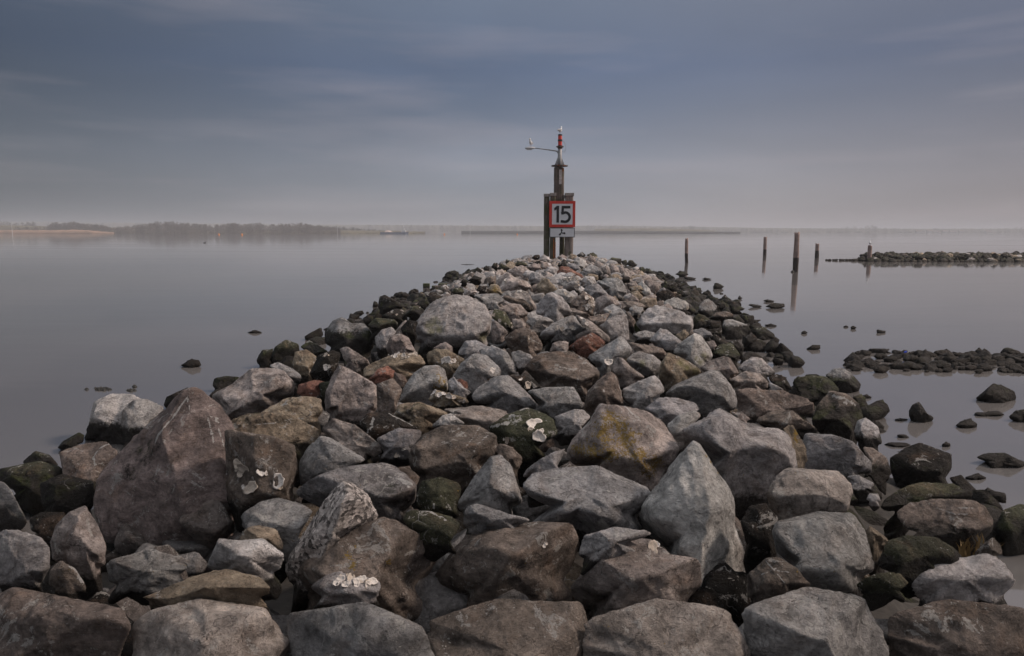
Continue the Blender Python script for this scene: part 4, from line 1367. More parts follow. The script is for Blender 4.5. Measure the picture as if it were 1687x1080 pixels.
for k in range(14):
    x = 1362 + k * 5.6 + rs.uniform(-1, 1)
    w = np.interp(k, [0, 13], [5, 11]) * rs.uniform(.8, 1.2)
    make_rock(6900 + k, auto_outline(rs, x, 427.6, w, w * .35 + .6), 'k', .8, True,
              'low black stone at the far groyne\'s trailing left tip', NOEX, 'stone', 'stone', 'stones trailing off the far groyne')


# ---- rubble filling the gaps: small stones nobody could count
def stone_template(seed, lvl=3):
    rs = np.random.default_rng(seed)
    _, U = ico(lvl)
    nr = rs.normal(size=(9, 3))
    nr /= np.linalg.norm(nr, axis=1, keepdims=True)
    nr = np.vstack([nr, np.eye(3), -np.eye(3)])
    dd = rs.uniform(.62, 1.0, len(nr))
    P = U * radial(U, nr, dd, 34)[:, None] * np.array([1, rs.uniform(.7, .95), rs.uniform(.55, .8)])
    return roughen(P, np.zeros(3), 1.0, rs, 1.0, .6, True)


def scatter(name, spots, label, mat, lvl=3, seed=3):
    rs = np.random.default_rng(seed)
    tm, U = ico(lvl)
    Fi = np.empty(len(tm.polygons) * 3, np.int64)
    tm.polygons.foreach_get('vertices', Fi) if False else tm.loops.foreach_get('vertex_index', Fi)
    Fi = Fi.reshape(-1, 3)
    T = [stone_template(100 + k, lvl) for k in range(9)]
    VV, FF, TT, RR = [], [], [], []
    n = 0
    for (x, y, z, s, tint) in spots:
        a, b2, c2 = rs.uniform(0, 6.28, 3)
        R = np.array(Matrix.Rotation(a, 3, 'Z') @ Matrix.Rotation((b2 - 3) * .25, 3, 'X') @ Matrix.Rotation((c2 - 3) * .25, 3, 'Y'))
        P = T[rs.integers(0, 9)] @ R.T * s + np.array([x, y, z])
        VV.append(P)
        FF.append(Fi + n)
        n += len(P)
        TT.append(np.tile([*tint, 1], (len(P), 1)))
        RR.append(np.full(len(P), rs.random()))
    V = np.vstack(VV)
    Fa = np.vstack(FF)
    me = bpy.data.meshes.new(name)
    me.vertices.add(len(V))
    me.vertices.foreach_set('co', V.ravel())
    me.loops.add(Fa.size)
    me.loops.foreach_set('vertex_index', Fa.ravel())
    me.polygons.add(len(Fa))
    me.polygons.foreach_set('loop_start', np.arange(len(Fa)) * 3)
    me.polygons.foreach_set('use_smooth', np.ones(len(Fa), bool))
    me.update(calc_edges=True)
    a = me.attributes.new('tint', 'FLOAT_COLOR', 'POINT')
    a.data.foreach_set('color', np.vstack(TT).ravel().astype(np.float32))
    a = me.attributes.new('rnd', 'FLOAT', 'POINT')
    a.data.foreach_set('value', np.concatenate(RR).astype(np.float32))
    me.materials.append(mat)
    COUNT['tris'] += len(Fa)
    return tag(link(name, me), label, kind='stuff')


def near_stumps(x, y):
    px, py = project(np.array([[x, y, .1]]))
    return 690 < px[0] < 764 and 462 < py[0] < 478


def fill_spots():
    rs = np.random.default_rng(12)
    near, far = [], []
    keys = list('gpwbtk')
    for _ in range(9000):
        y = rs.uniform(-1.0, 51)
        x = axis(y) + rs.uniform(-1, 1) * max(hw_l(y), hw_r(y)) * 1.04
        s0 = float(S(x, y))
        if s0 < -.18 or near_stumps(x, y):
            continue
        dens = .62 if y < 9 else (.40 if y < 20 else .46)
        if rs.random() > dens:
            continue
        c = keys[rs.choice(6, p=[.26, .2, .2, .16, .08, .10])]
        t = np.array(TINT[c]) * rs.uniform(.7, 1.15)
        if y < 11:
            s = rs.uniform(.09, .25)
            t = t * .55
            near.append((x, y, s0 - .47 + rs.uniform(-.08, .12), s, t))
        elif y < 22:
            s = rs.uniform(.13, .28)
            far.append((x, y, s0 - .34 + rs.uniform(-.1, .08), s, t))
        else:
            s = rs.choice([.17, .25, .36], p=[.4, .35, .25]) * rs.uniform(.85, 1.15)
            far.append((x, y, s0 - .24 - s * .25 + rs.uniform(-.1, .08), s, t))
    return near, far


def shoal_spots():
    rs = np.random.default_rng(77)
    out = []
    for _ in range(170):
        x = rs.uniform(1398, 1720)
        lo = np.interp(x, [1396, 1420, 1450, 1700], [600, 576, 576, 586])
        hi = np.interp(x, [1396, 1440, 1500, 1560, 1700], [607, 608, 611, 611, 615])
        y = rs.uniform(lo, hi)
        if 1424 < x < 1456 and 581 < y < 593:
            continue
        p = on_z(x, y)
        out.append((p[0], p[1], rs.uniform(-.06, .0), rs.choice([.06, .11, .17]) * rs.uniform(.8, 1.3), np.array(TINT['k']) * rs.uniform(.6, 1.5)))
    for _ in range(420):          # the far groyne's heart
        x = rs.uniform(1436, 1716)
        y = rs.uniform(426, 431)
        p = on_z(x, y)
        out.append((p[0], p[1] + rs.uniform(0, 2.5), rs.uniform(-.05, .38), rs.uniform(.15, .38), np.array(TINT[rs.choice(list('kkmb'))]) * rs.uniform(.6, 1.2)))
    # broken edge of both waterlines
    for _ in range(330):
        y = 4 + 44 * rs.random() ** .8
        side = rs.choice([-1, 1])
        h_ = hw_l(y) if side < 0 else hw_r(y)
        x = axis(y) + side * h_ * rs.uniform(.84, .985)
        if near_stumps(x, y):
            continue
        out.append((x, y, rs.uniform(-.06, .08), rs.uniform(.08, .26), np.array(TINT['k']) * rs.uniform(.6, 1.5)))
    return out


scatter('weedy_stones', shoal_spots(), 'small black weedy stones along the waterlines and in the shoal', M_FILL, 3, 5)
near, far = fill_spots()
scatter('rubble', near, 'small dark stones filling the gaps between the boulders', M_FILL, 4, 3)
scatter('rubble', far, 'small stones filling the far half of the breakwater', M_FILL, 3, 4)
print('TRIS', COUNT['tris'])

# ------------------------------------------------------------------ mesh kit for built things
class MB:
    def __init__(s):
        s.V, s.F = [], []

    def add(s, V, Fc, M=None):
        n = len(s.V)
        for v in V:
            v = Vector(v)
            s.V.append(tuple(M @ v) if M is not None else tuple(v))
        s.F += [tuple(i + n for i in f) for f in Fc]
        return s

    def box(s, x0, x1, y0, y1, z0, z1, M=None):
        V = [(x, y, z) for z in (z0, z1) for y in (y0, y1) for x in (x0, x1)]
        return s.add(V, [(0, 2, 3, 1), (4, 5, 7, 6), (0, 1, 5, 4), (2, 6, 7, 3), (0, 4, 6, 2), (1, 3, 7, 5)], M)

    def tube(s, path, radii, n=12, cap=True):
        path = [Vector(p) for p in path]
        if isinstance(radii, (int, float)):
            radii = [radii] * len(path)
        rings = []
        for i, p in enumerate(path):
            a = path[max(i - 1, 0)]
            b = path[min(i + 1, len(path) - 1)]
            q = (b - a).to_track_quat('Z', 'Y')
            rings.append([p + q @ Vector((math.cos(t) * radii[i], math.sin(t) * radii[i], 0)) for t in [k * 2 * math.pi / n for k in range(n)]])
        V = [v for r in rings for v in r]
        Fc = [(i * n + k, i * n + (k + 1) % n, (i + 1) * n + (k + 1) % n, (i + 1) * n + k) for i in range(len(path) - 1) for k in range(n)]
        if cap:
            Fc.append(tuple(reversed(range(n))))
            Fc.append(tuple((len(path) - 1) * n + k for k in range(n)))
        return s.add(V, Fc)

    def build(s, name, mat, parent=None, loc=(0, 0, 0), bevel=0.0, smooth=False, label=None):
        me = mesh(name, s.V, s.F, mat, smooth)
        bm = bmesh.new()
        bm.from_mesh(me)
        bmesh.ops.recalc_face_normals(bm, faces=bm.faces)
        if bevel:
            bmesh.ops.bevel(bm, geom=[e for e in bm.edges if e.calc_face_angle(0) > .6], offset=bevel, segments=2, affect='EDGES', profile=.6)
        bm.to_mesh(me)
        bm.free()
        o = link(name, me, loc, parent)
        if label:
            o['label'] = label
        return o


def rough_post(mb, path, radii, seed, n=14, rings=26, amp=.06):
    """a worn timber pile: many rings, fluted and knotty, ragged top"""
    rs = np.random.default_rng(seed)
    off = rs.uniform(0, 90, 3)
    path = [np.array(p, float) for p in path]
    V, Fc = [], []
    for i in range(rings + 1):
        t = i / rings
        p = path[0] * (1 - t) + path[1] * t
        r = radii[0] * (1 - t) + radii[1] * t
        for k in range(n):
            a = k / n * 2 * math.pi
            q = np.array([[math.cos(a) * 1.5 + off[0], math.sin(a) * 1.5 + off[1], t * 3 + off[2]]])
            rr = r * (1 + amp * float(vnoise(q * 1.3)[0]) * 1.6 + amp * .7 * math.sin(a * 5 + off[0]))
            dz = 0
            if i == rings:
                dz = r * .5 * float(vnoise(q * 2)[0])
            V.append(p + np.array([math.cos(a) * rr, math.sin(a) * rr, dz]))
    V.append(path[1] + np.array([0, 0, -radii[1] * .15]))
    for i in range(rings):
        for k in range(n):
            j = (k + 1) % n
            Fc.append((i * n + k, i * n + j, (i + 1) * n + j, (i + 1) * n + k))
    for k in range(n):
        Fc.append((rings * n + k, rings * n + (k + 1) % n, len(V) - 1))
    mb.add([tuple(v) for v in V], Fc)


# ------------------------------------------------------------------ timber posts in the water on the right
M_POST = wood_material('weathered_post', (.26, .19, .165), .62)
M_POSTW = wood_material('weathered_tall_post', (.27, .20, .175), .80, .25)


def water_post(px_top, py_top, px_w, py_w, wpx, label, seed, wet=.62, lean=(0, 0)):
    b = on_z(px_w, py_w)
    D = b[1]
    t = at_y(px_top, py_top, D)
    mb = MB()
    r = wpx / F * D / 2
    bot = b + (b - t) * .5
    rough_post(mb, [bot - b, t - b], (r * 1.05, r * .95), seed, amp=.09)
    mat = wood_material('weathered_post', (.27, .195, .17), wet, .15)
    o = mb.build('timber_post', mat, None, tuple(b), smooth=True)
    tag(o, label, 'post', 'old timber posts standing in the water')
    return t, D


water_post(1131.2, 392.5, 1131, 433, 5.2, 'thin timber post nearest the breakwater, flat black stone at its foot', 1, .75)
water_post(1260.8, 390, 1259.8, 420, 5.4, 'thin timber post left of the tallest post, slanting broken top', 2, .60)
water_post(1313.4, 383, 1310.2, 447, 8.6, 'tallest and thickest timber post, mossy at its top', 3, .84)
water_post(1346.6, 401, 1345.4, 425, 6.2, 'short dark timber post right of the tallest post', 4, .7)
gt, gD = water_post(1433.2, 404.5, 1431.8, 430, 6.4, 'timber post with a gull on top beside the far groyne', 5, .25)

# knob on the tallest post near the waterline
b = on_z(1305.5, 448)
MB().tube([(0, 0, -.06), (0, 0, .02), (0, 0, .1)], [.06, .1, .05], 8).build('floating_knob', simple('wet_wood', (.02, .016, .013), .6), None, tuple(b), smooth=True)
tag(bpy.context.scene.objects['floating_knob'], 'black knobbly lump at the waterline of the tallest post', 'driftwood')

# ------------------------------------------------------------------ mossy square sheet-pile stumps, left shore
M_STUMP = wood_material('mossy_stump', (.06, .055, .03), .1, 1.6)


def stumps():
    # tile I coordinates: x0, x1, top, bottom
    for k, (x0, x1, yt, yb) in enumerate([(50, 125, 397, 480), (152, 238, 423, 500), (226, 326, 397, 470), (335, 420, 422, 490), (425, 505, 396, 470), (285, 375, 445, 515)]):
        ox, oy, s = TILES['I']
        X0, X1, T0, B0 = ox + x0 / s, ox + x1 / s, oy + yt / s, oy + yb / s
        y = 29.0 - (1.2 if yt > 410 else 0) - (0.8 if yt > 440 else 0)
        a, b_ = at_y(X0, T0, y), at_y(X1, T0, y)
        w = b_[0] - a[0]
        mb = MB()
        mb.box(-w / 2, w / 2, -.11, .11, -.9, 0)
        o = mb.build('timber_stump', M_STUMP, None, ((a[0] + b_[0]) / 2, y, a[2]), bevel=.02)
        lab = ['square mossy stump at the water end of the stump row', 'second, lower square mossy stump from the water', 'tallest-looking square mossy stump, third from the water',
               'fourth square mossy stump from the water', 'innermost square mossy stump against the stones', 'short square mossy stump in front of the stump row'][k]
        tag(o, lab, 'stump', 'square mossy timber stumps on the left shore')


stumps()

# ------------------------------------------------------------------ the beacon
BD = 40.0


def bp(px, py, y=BD):
    return at_y(px, py, y)


M_PILE = wood_material('beacon_pile', (.115, .092, .075), None, 1.0)
M_PILE2 = wood_material('beacon_pile_pale', (.20, .165, .145), None, .2)
M_STEEL = simple('galvanised_steel', (.30, .30, .30), .55, .25, 9, .3, .002, .60)
M_DARKM = simple('rusty_plate', (.07, .06, .055), .7, .4, 9, .2, .002, .50)
M_RED = simple('red_lantern', (.55, .035, .02), .3, .12, 12, bump=0)
M_BLACK = simple('black_fitting', (.02, .02, .022), .45, .2, 12, bump=0)
M_SIGNRED = simple('sign_red', (.52, .035, .022), .45, .10, 3, bump=0)
M_SIGNWHITE = simple('sign_white', (.58, .59, .61), .5, .08, 2.5, bump=0)
M_SIGNBLACK = simple('sign_black', (.012, .012, .014), .45, .1, 3, bump=0)
M_SIGNEDGE = simple('sign_edge', (.09, .09, .095), .5, .1, 3, bump=0)
M_RUST = simple('rust', (.30, .10, .03), .9, .5, 14)
M_GAUGE = simple('faded_paint', (.42, .37, .35), .7, .3, 14, rust=.58)


def pile(mb, x0, x1, ptop, pbot, y, depth, seed, taper=.0):
    """squared heavy timber with worn edges between pixel columns x0..x1"""
    a, b_ = bp(x0, ptop, y), bp(x1, ptop, y)
    w = (b_[0] - a[0])
    zt = a[2]
    zb = bp(x0, pbot, y)[2] - .9
    rs = np.random.default_rng(seed)
    n = 14
    cxm = (a[0] + b_[0]) / 2
    rings = []
    for i in range(n + 1):
        t = i / n
        z = zb + (zt - zb) * t
        f = 1 - taper * max(0, t - .9) * 10
        ring = []
        for sx, sy in ((-1, -1), (-.5, -1.03), (0, -1.05), (.5, -1.03), (1, -1), (1.03, 0), (1, 1), (0, 1.03), (-1, 1), (-1.03, 0)):
            ch = .86 if abs(sx) == 1 and abs(sy) == 1 else 1
            ring.append((cxm + sx * w / 2 * f * ch * (1 + rs.uniform(-.03, .03)), y + depth / 2 + sy * depth / 2 * f * ch, z + (rs.uniform(-.04, .04) if i == n else 0)))
        rings.append(ring)
    m = len(rings[0])
    V = [v for r in rings for v in r]
    Fc = [(i * m + k, i * m + (k + 1) % m, (i + 1) * m + (k + 1) % m, (i + 1) * m + k) for i in range(n) for k in range(m)]
    Fc.append(tuple(n * m + k for k in range(m)))
    mb.add(V, Fc)


def arc(cx, cy, r, a0, a1, n=14):
    return [(cx + r * math.cos(math.radians(a0 + (a1 - a0) * i / n)), cy + r * math.sin(math.radians(a0 + (a1 - a0) * i / n))) for i in range(n + 1)]


def stroke(mb, pts, w, y0, y1):
    """a thick line in the XZ plane, from y0 (front) to y1 (back)"""
    L_, R_ = [], []
    for i, p in enumerate(pts):
        a = Vector(pts[max(i - 1, 0)])
        b_ = Vector(pts[min(i + 1, len(pts) - 1)])
        d = (b_ - a).normalized()
        n = Vector((-d.y, d.x)) * w / 2
        L_.append(Vector(p) + n)
        R_.append(Vector(p) - n)
    V = []
    for y in (y0, y1):
        for l, r in zip(L_, R_):
            V += [(l.x, y, l.y), (r.x, y, r.y)]
    m = len(pts)
    Fc = []
    for i in range(m - 1):
        a = 2 * i
        Fc += [(a, a + 1, a + 3, a + 2), (2 * m + a, 2 * m + a + 2, 2 * m + a + 3, 2 * m + a + 1),
               (a, a + 2, 2 * m + a + 2, 2 * m + a), (a + 1, 2 * m + a + 1, 2 * m + a + 3, a + 3)]
    Fc += [(0, 2 * m, 2 * m + 1, 1), (2 * m - 2, 2 * m - 1, 4 * m - 1, 4 * m - 2)]
    mb.add(V, Fc)


def poly_plate(mb, pts, y0, y1):
    n = len(pts)
    V = [(x, y0, z) for x, z in pts] + [(x, y1, z) for x, z in pts]
    mb.add(V, [tuple(range(n)), tuple(reversed(range(n, 2 * n)))] + [(i, i + n, (i + 1) % n + n, (i + 1) % n) for i in range(n)])


def beacon():
    o0 = Vector(bp(922, 418))
    root = empty('beacon', o0, 'tall timber and steel harbour beacon with red lanterns at the breakwater head', 'beacon')

    def fin(mb, name, mat, parent=root, **kw):
        mb.V = [tuple(Vector(v) - o0) for v in mb.V]
        ob = mb.build(name, mat, parent, **kw)
        return ob
    # four outer piles in pairs, one tall centre pile
    for k, (x0, x1, top, y, mat) in enumerate([(896.5, 906, 319.5, BD + .05, M_PILE), (906.6, 916.2, 318.2, BD - .12, M_PILE), (922.8, 931, 322, BD + .35, M_PILE), (931.6, 945.6, 318.2, BD - .1, M_PILE2)]):
        mb = MB()
        pile(mb, x0, x1, top, 420, y, .42, 10 + k, .10)
        fin(mb, 'pile', mat)
        cap = MB()
        a, b_ = bp(x0 - .3, top, y), bp(x1 + .3, top, y)
        cap.box(a[0], b_[0], y - .04, y + .45, a[2] - .14, a[2] + .03)
        fin(cap, 'pile_cap', simple('pale_cap', (.24, .22, .20), .85, .3, 12), bevel=.02)
    mb = MB()
    pile(mb, 913.4, 929.8, 276, 352, BD + .25, .5, 20)
    fin(mb, 'pile', wood_material('centre_pile', (.12, .092, .074), None, .4), label='tall centre pile carrying the steel mast')
    # vertical gap plank of the centre pile + rust, tide gauge
    mb = MB()
    a, b_ = bp(921.2, 279, BD + .2), bp(925.6, 303, BD + .2)
    mb.box(a[0], b_[0], BD + .17, BD + .225, b_[2], a[2])
    fin(mb, 'tide_gauge', M_GAUGE)
    mb = MB()
    a, b_ = bp(926.3, 276.5, BD + .2), bp(928.8, 282, BD + .2)
    mb.box(a[0], b_[0], BD + .18, BD + .225, b_[2], a[2])
    fin(mb, 'bracket', M_RUST)
    for x, yt, yb_ in ((911.5, 392, 419), (914, 398, 419)):
        mb = MB()
        a, b_ = bp(x, yt, BD - .12), bp(x + 1.3, yb_, BD - .12)
        mb.box(a[0], b_[0], BD - .15, BD - .11, b_[2] - .2, a[2])
        fin(mb, 'rusty_strap', M_RUST)
    for x, y_ in ((899.5, 350), (899.5, 369), (901.5, 335), (913.8, 305), (913.8, 296)):
        mb = MB()
        a = bp(x, y_, BD - .02)
        mb.tube([(a[0], BD - .02, a[2]), (a[0], BD + .08, a[2])], .035, 8)
        fin(mb, 'bolt', M_DARKM)
    # flange plate
    c = bp(922, 273, BD + .45)
    mb = MB()
    r = .47
    mb.tube([(c[0], c[1], c[2] - .03), (c[0], c[1], c[2] + .03)], r, 28)
    fin(mb, 'flange_plate', M_DARKM)
    # gusseted foot and mast
    top = bp(922.5, 240, BD + .45)
    mid = bp(922.2, 262, BD + .45)
    mb = MB()
    mb.tube([(c[0], c[1], c[2] + .03), (mid[0], mid[1], mid[2]), (top[0], top[1], top[2])], [.125, .115, .105], 20)
    fin(mb, 'mast', M_STEEL, smooth=True)
    for k in range(4):
        a = math.radians(45 + 90 * k) if False else math.radians(90 * k + 12)
        d = Vector((math.cos(a), math.sin(a), 0))
        n = Vector((-d.y, d.x, 0)) * .012
        base = Vector(c) + Vector((0, 0, .03))
        q = [base + d * .10, base + d * .30, base + d * .11 + Vector((0, 0, .46))]
        mb = MB()
        mb.add([*(p + n for p in q), *(p - n for p in q)], [(0, 1, 2), (3, 5, 4), (0, 3, 4, 1), (1, 4, 5, 2), (2, 5, 3, 0)])
        fin(mb, 'gusset', M_STEEL)
    # platform ring below lanterns
    p = bp(922.5, 241.3, BD + .45)
    mb = MB()
    mb.tube([(p[0], p[1], p[2] - .03), (p[0], p[1], p[2] + .03)], .21, 20)
    mb.tube([(p[0], p[1], p[2] - .12), (p[0], p[1], p[2] - .03)], [.11, .16], 16)
    fin(mb, 'lantern_platform', M_DARKM)
    # two stacked red lanterns with black collars
    def z(py):
        return bp(922.7, py, BD + .45)[2]
    X, Y = bp(922.7, 230, BD + .45)[0], BD + .45
    for (yb_, yt) in ((239.6, 232.4), (229.8, 223.2)):
        mb = MB()
        zb, zt = z(yb_), z(yt)
        pth, rad = [], []
        for i in range(9):
            t = i / 8
            pth.append((X, Y, zb + (zt - zb) * t))
            rad.append(.108 + .008 * (i % 2))
        mb.tube(pth, rad, 18)
        fin(mb, 'lantern', M_RED)
    for (yb_, yt, r) in ((240.6, 239.4, .125), (232.6, 229.6, .128), (223.4, 221.0, .118)):
        mb = MB()
        mb.tube([(X, Y, z(yb_)), (X, Y, z(yt))], r, 18)
        fin(mb, 'collar', M_BLACK)
    # cable loop on the right
    mb = MB()
    pts = [bp(x, y_, BD + .45) for x, y_ in ((925.5, 231), (928, 231.5), (930.6, 236), (932.3, 242), (931.6, 247.5), (929, 250.2), (925, 249))]
    mb.tube([tuple(q) for q in pts], .014, 6)
    fin(mb, 'cable', M_STEEL)
    # lamp arm
    mb = MB()
    pts = [bp(x, y_, BD + .45) for x, y_ in ((919.8, 252), (918.6, 249.2), (915, 248), (905, 246.6), (893, 245.0), (882, 243.6))]
    mb.tube([tuple(q) for q in pts], [.05, .045, .04, .036, .03, .028], 8)
    fin(mb, 'lamp_arm', M_STEEL, smooth=True)
    # lamp head: shallow streetlight shell
    a, b_ = Vector(bp(865, 244.2, BD + .45)), Vector(bp(883, 243.8, BD + .45))
    V, Fc = [], []
    n, rings = 12, 12
    for i in range(rings + 1):
        t = i / rings
        cpt = a.lerp(b_, t)
        wv = .11 * math.sin(math.pi * min(1, t * 1.05 + .05)) ** .5 + .015
        hv = .085 * math.sin(math.pi * (t * .9 + .08)) ** .6 + .01
        for k in range(n):
            q = k / n * 2 * math.pi
            zz = math.sin(q) * hv
            V.append(cpt + Vector((0, math.cos(q) * wv, zz if zz > 0 else zz * .6)))
    for i in range(rings):
        for k in range(n):
            Fc.append((i * n + k, i * n + (k + 1) % n, (i + 1) * n + (k + 1) % n, (i + 1) * n + k))
    Fc += [tuple(range(n)), tuple(rings * n + k for k in range(n))]
    mb = MB()
    mb.add(V, Fc)
    fin(mb, 'lamp_head', simple('grey_lamp_shell', (.42, .42, .43), .5, .15, 8), smooth=True)
    mb = MB()
    cm = a.lerp(b_, .45)
    mb.box(cm.x - .2, cm.x + .12, cm.y - .07, cm.y + .07, cm.z - .09, cm.z - .045)
    fin(mb, 'lamp_lens', simple('dull_glass', (.5, .5, .48), .25, .05, 5, bump=0))


def sign_board():
    y = BD - .32
    # upper sign: red border, white field, black 15
    l, r, t, b_ = bp(905.2, 331, y)[0], bp(948, 331, y)[0], bp(926, 330.8, y)[2], bp(926, 373.8, y)[2]
    cx, cz = (l + r) / 2, (t + b_) / 2
    root = empty('speed_limit_sign', (cx, y, b_), 'square white sign with red border reading 15 on the beacon', 'sign')
    W, Hh = (r - l) / 2, (t - b_) / 2

    def fin(mb, name, mat, **kw):
        mb.V = [(v[0] - cx, v[1] - y, v[2] - b_) for v in mb.V]
        return mb.build(name, mat, root, **kw)
    fin(MB().box(l, r, y, y + .05, b_, t), 'sign_panel', M_SIGNWHITE)
    bw = .148
    mb = MB()
    for (x0, x1, z0, z1) in ((l - .004, r + .004, t - bw, t + .004), (l - .004, r + .004, b_ - .004, b_ + bw), (l - .004, l + bw, b_ + bw, t - bw), (r - bw, r + .004, b_ + bw, t - bw)):
        mb.box(x0, x1, y - .012, y + .052, z0, z1)
    fin(mb, 'red_border', M_SIGNRED)
    sx, sz = (r - l) / 42.8, (t - b_) / 43

    def Q(px, py):
        return (l + (px - 905.2) * sx, t - (py - 330.8) * sz)
    mb = MB()
    stroke(mb, [Q(919.1, 366.3), Q(919.1, 338.6)], 4.3 * sx, y - .014, y - .002)
    poly_plate(mb, [Q(913.0, 342.6), Q(917.4, 338.6), Q(919.3, 338.6), Q(919.3, 343.4), Q(913.6, 346.4)], y - .0145, y - .0025)
    fin(mb, 'numeral', M_SIGNBLACK, label='black figure one')
    mb = MB()
    stroke(mb, [Q(925.4, 340.9), Q(939.8, 340.9)], 4.4 * sz, y - .014, y - .002)
    stroke(mb, [Q(927.3, 340), Q(926.8, 353.0)], 4.0 * sx, y - .0146, y - .0026)
    cxx, czz = Q(931.2, 357.2)
    rr = 7.6 * sx
    stroke(mb, [Q(924.8, 351.4), Q(928, 350.4)] + [(cxx + rr * math.cos(math.radians(a)), czz + rr * math.sin(math.radians(a)) * 1.0) for a in range(84, -108, -12)] + [Q(923.9, 364.0)], 4.2 * sx, y - .0152, y - .0032)
    fin(mb, 'numeral', M_SIGNBLACK, label='black figure five')
    # lower sign
    l2, r2, t2, b2 = bp(905.6, 374.6, y)[0], bp(946.8, 374.6, y)[0], bp(926, 374.8, y)[2], bp(926, 390.6, y)[2]
    c2 = (l2 + r2) / 2
    root2 = empty('supplementary_sign', (c2, y, b2), 'small white plate with black propeller symbol under the 15 sign', 'sign')

    def fin2(mb, name, mat, **kw):
        mb.V = [(v[0] - c2, v[1] - y, v[2] - b2) for v in mb.V]
        return mb.build(name, mat, root2, **kw)
    fin2(MB().box(l2, r2, y, y + .05, b2, t2), 'sign_panel', M_SIGNWHITE)
    mb = MB()
    e = .035
    for (x0, x1, z0, z1) in ((l2 - .003, r2 + .003, t2 - e, t2 + .003), (l2 - .003, r2 + .003, b2 - .003, b2 + e), (l2 - .003, l2 + e, b2 + e, t2 - e), (r2 - e, r2 + .003, b2 + e, t2 - e)):
        mb.box(x0, x1, y - .01, y + .052, z0, z1)
    fin2(mb, 'sign_rim', M_SIGNEDGE)
    # three-bladed propeller
    hub = Q(926.2, 383.0)
    mb = MB()
    for q, (ang, bx) in enumerate(((105, -14), (212, 10), (340, 8))):
        a = math.radians(ang)
        d = Vector((math.cos(a), math.sin(a)))
        n = Vector((-d.y, d.x)) * math.copysign(1, bx)
        R_ = 5.3 * sx
        ce = Vector(hub) + d * R_ * .78 + n * R_ * .12
        poly_plate(mb, [tuple(ce + d * R_ * .36 * math.cos(u) + n * R_ * .30 * math.sin(u)) for u in [k * math.pi / 7 for k in range(14)]], y - .012 - q * .0004, y - .002 - q * .0004)
        stroke(mb, [tuple(Vector(hub) - d * R_ * .1), tuple(Vector(hub) + d * R_ * .35 - n * R_ * .06), tuple(ce)], R_ * .28, y - .0136 - q * .0004, y - .0034 - q * .0004)
    fin2(mb, 'propeller_symbol', M_SIGNBLACK)


beacon()
sign_board()

# ------------------------------------------------------------------ gulls
M_GULL = simple('white_feathers', (.66, .66, .66), .8, .08, 8, bump=.004)
M_GWING = simple('grey_feathers', (.30, .31, .33), .8, .12, 10, bump=.004)
M_BEAK = simple('yellow_beak', (.45, .27, .04), .5, .1, 8, bump=0)
M_LEG = simple('pink_leg', (.45, .28, .24), .6, .1, 8, bump=0)


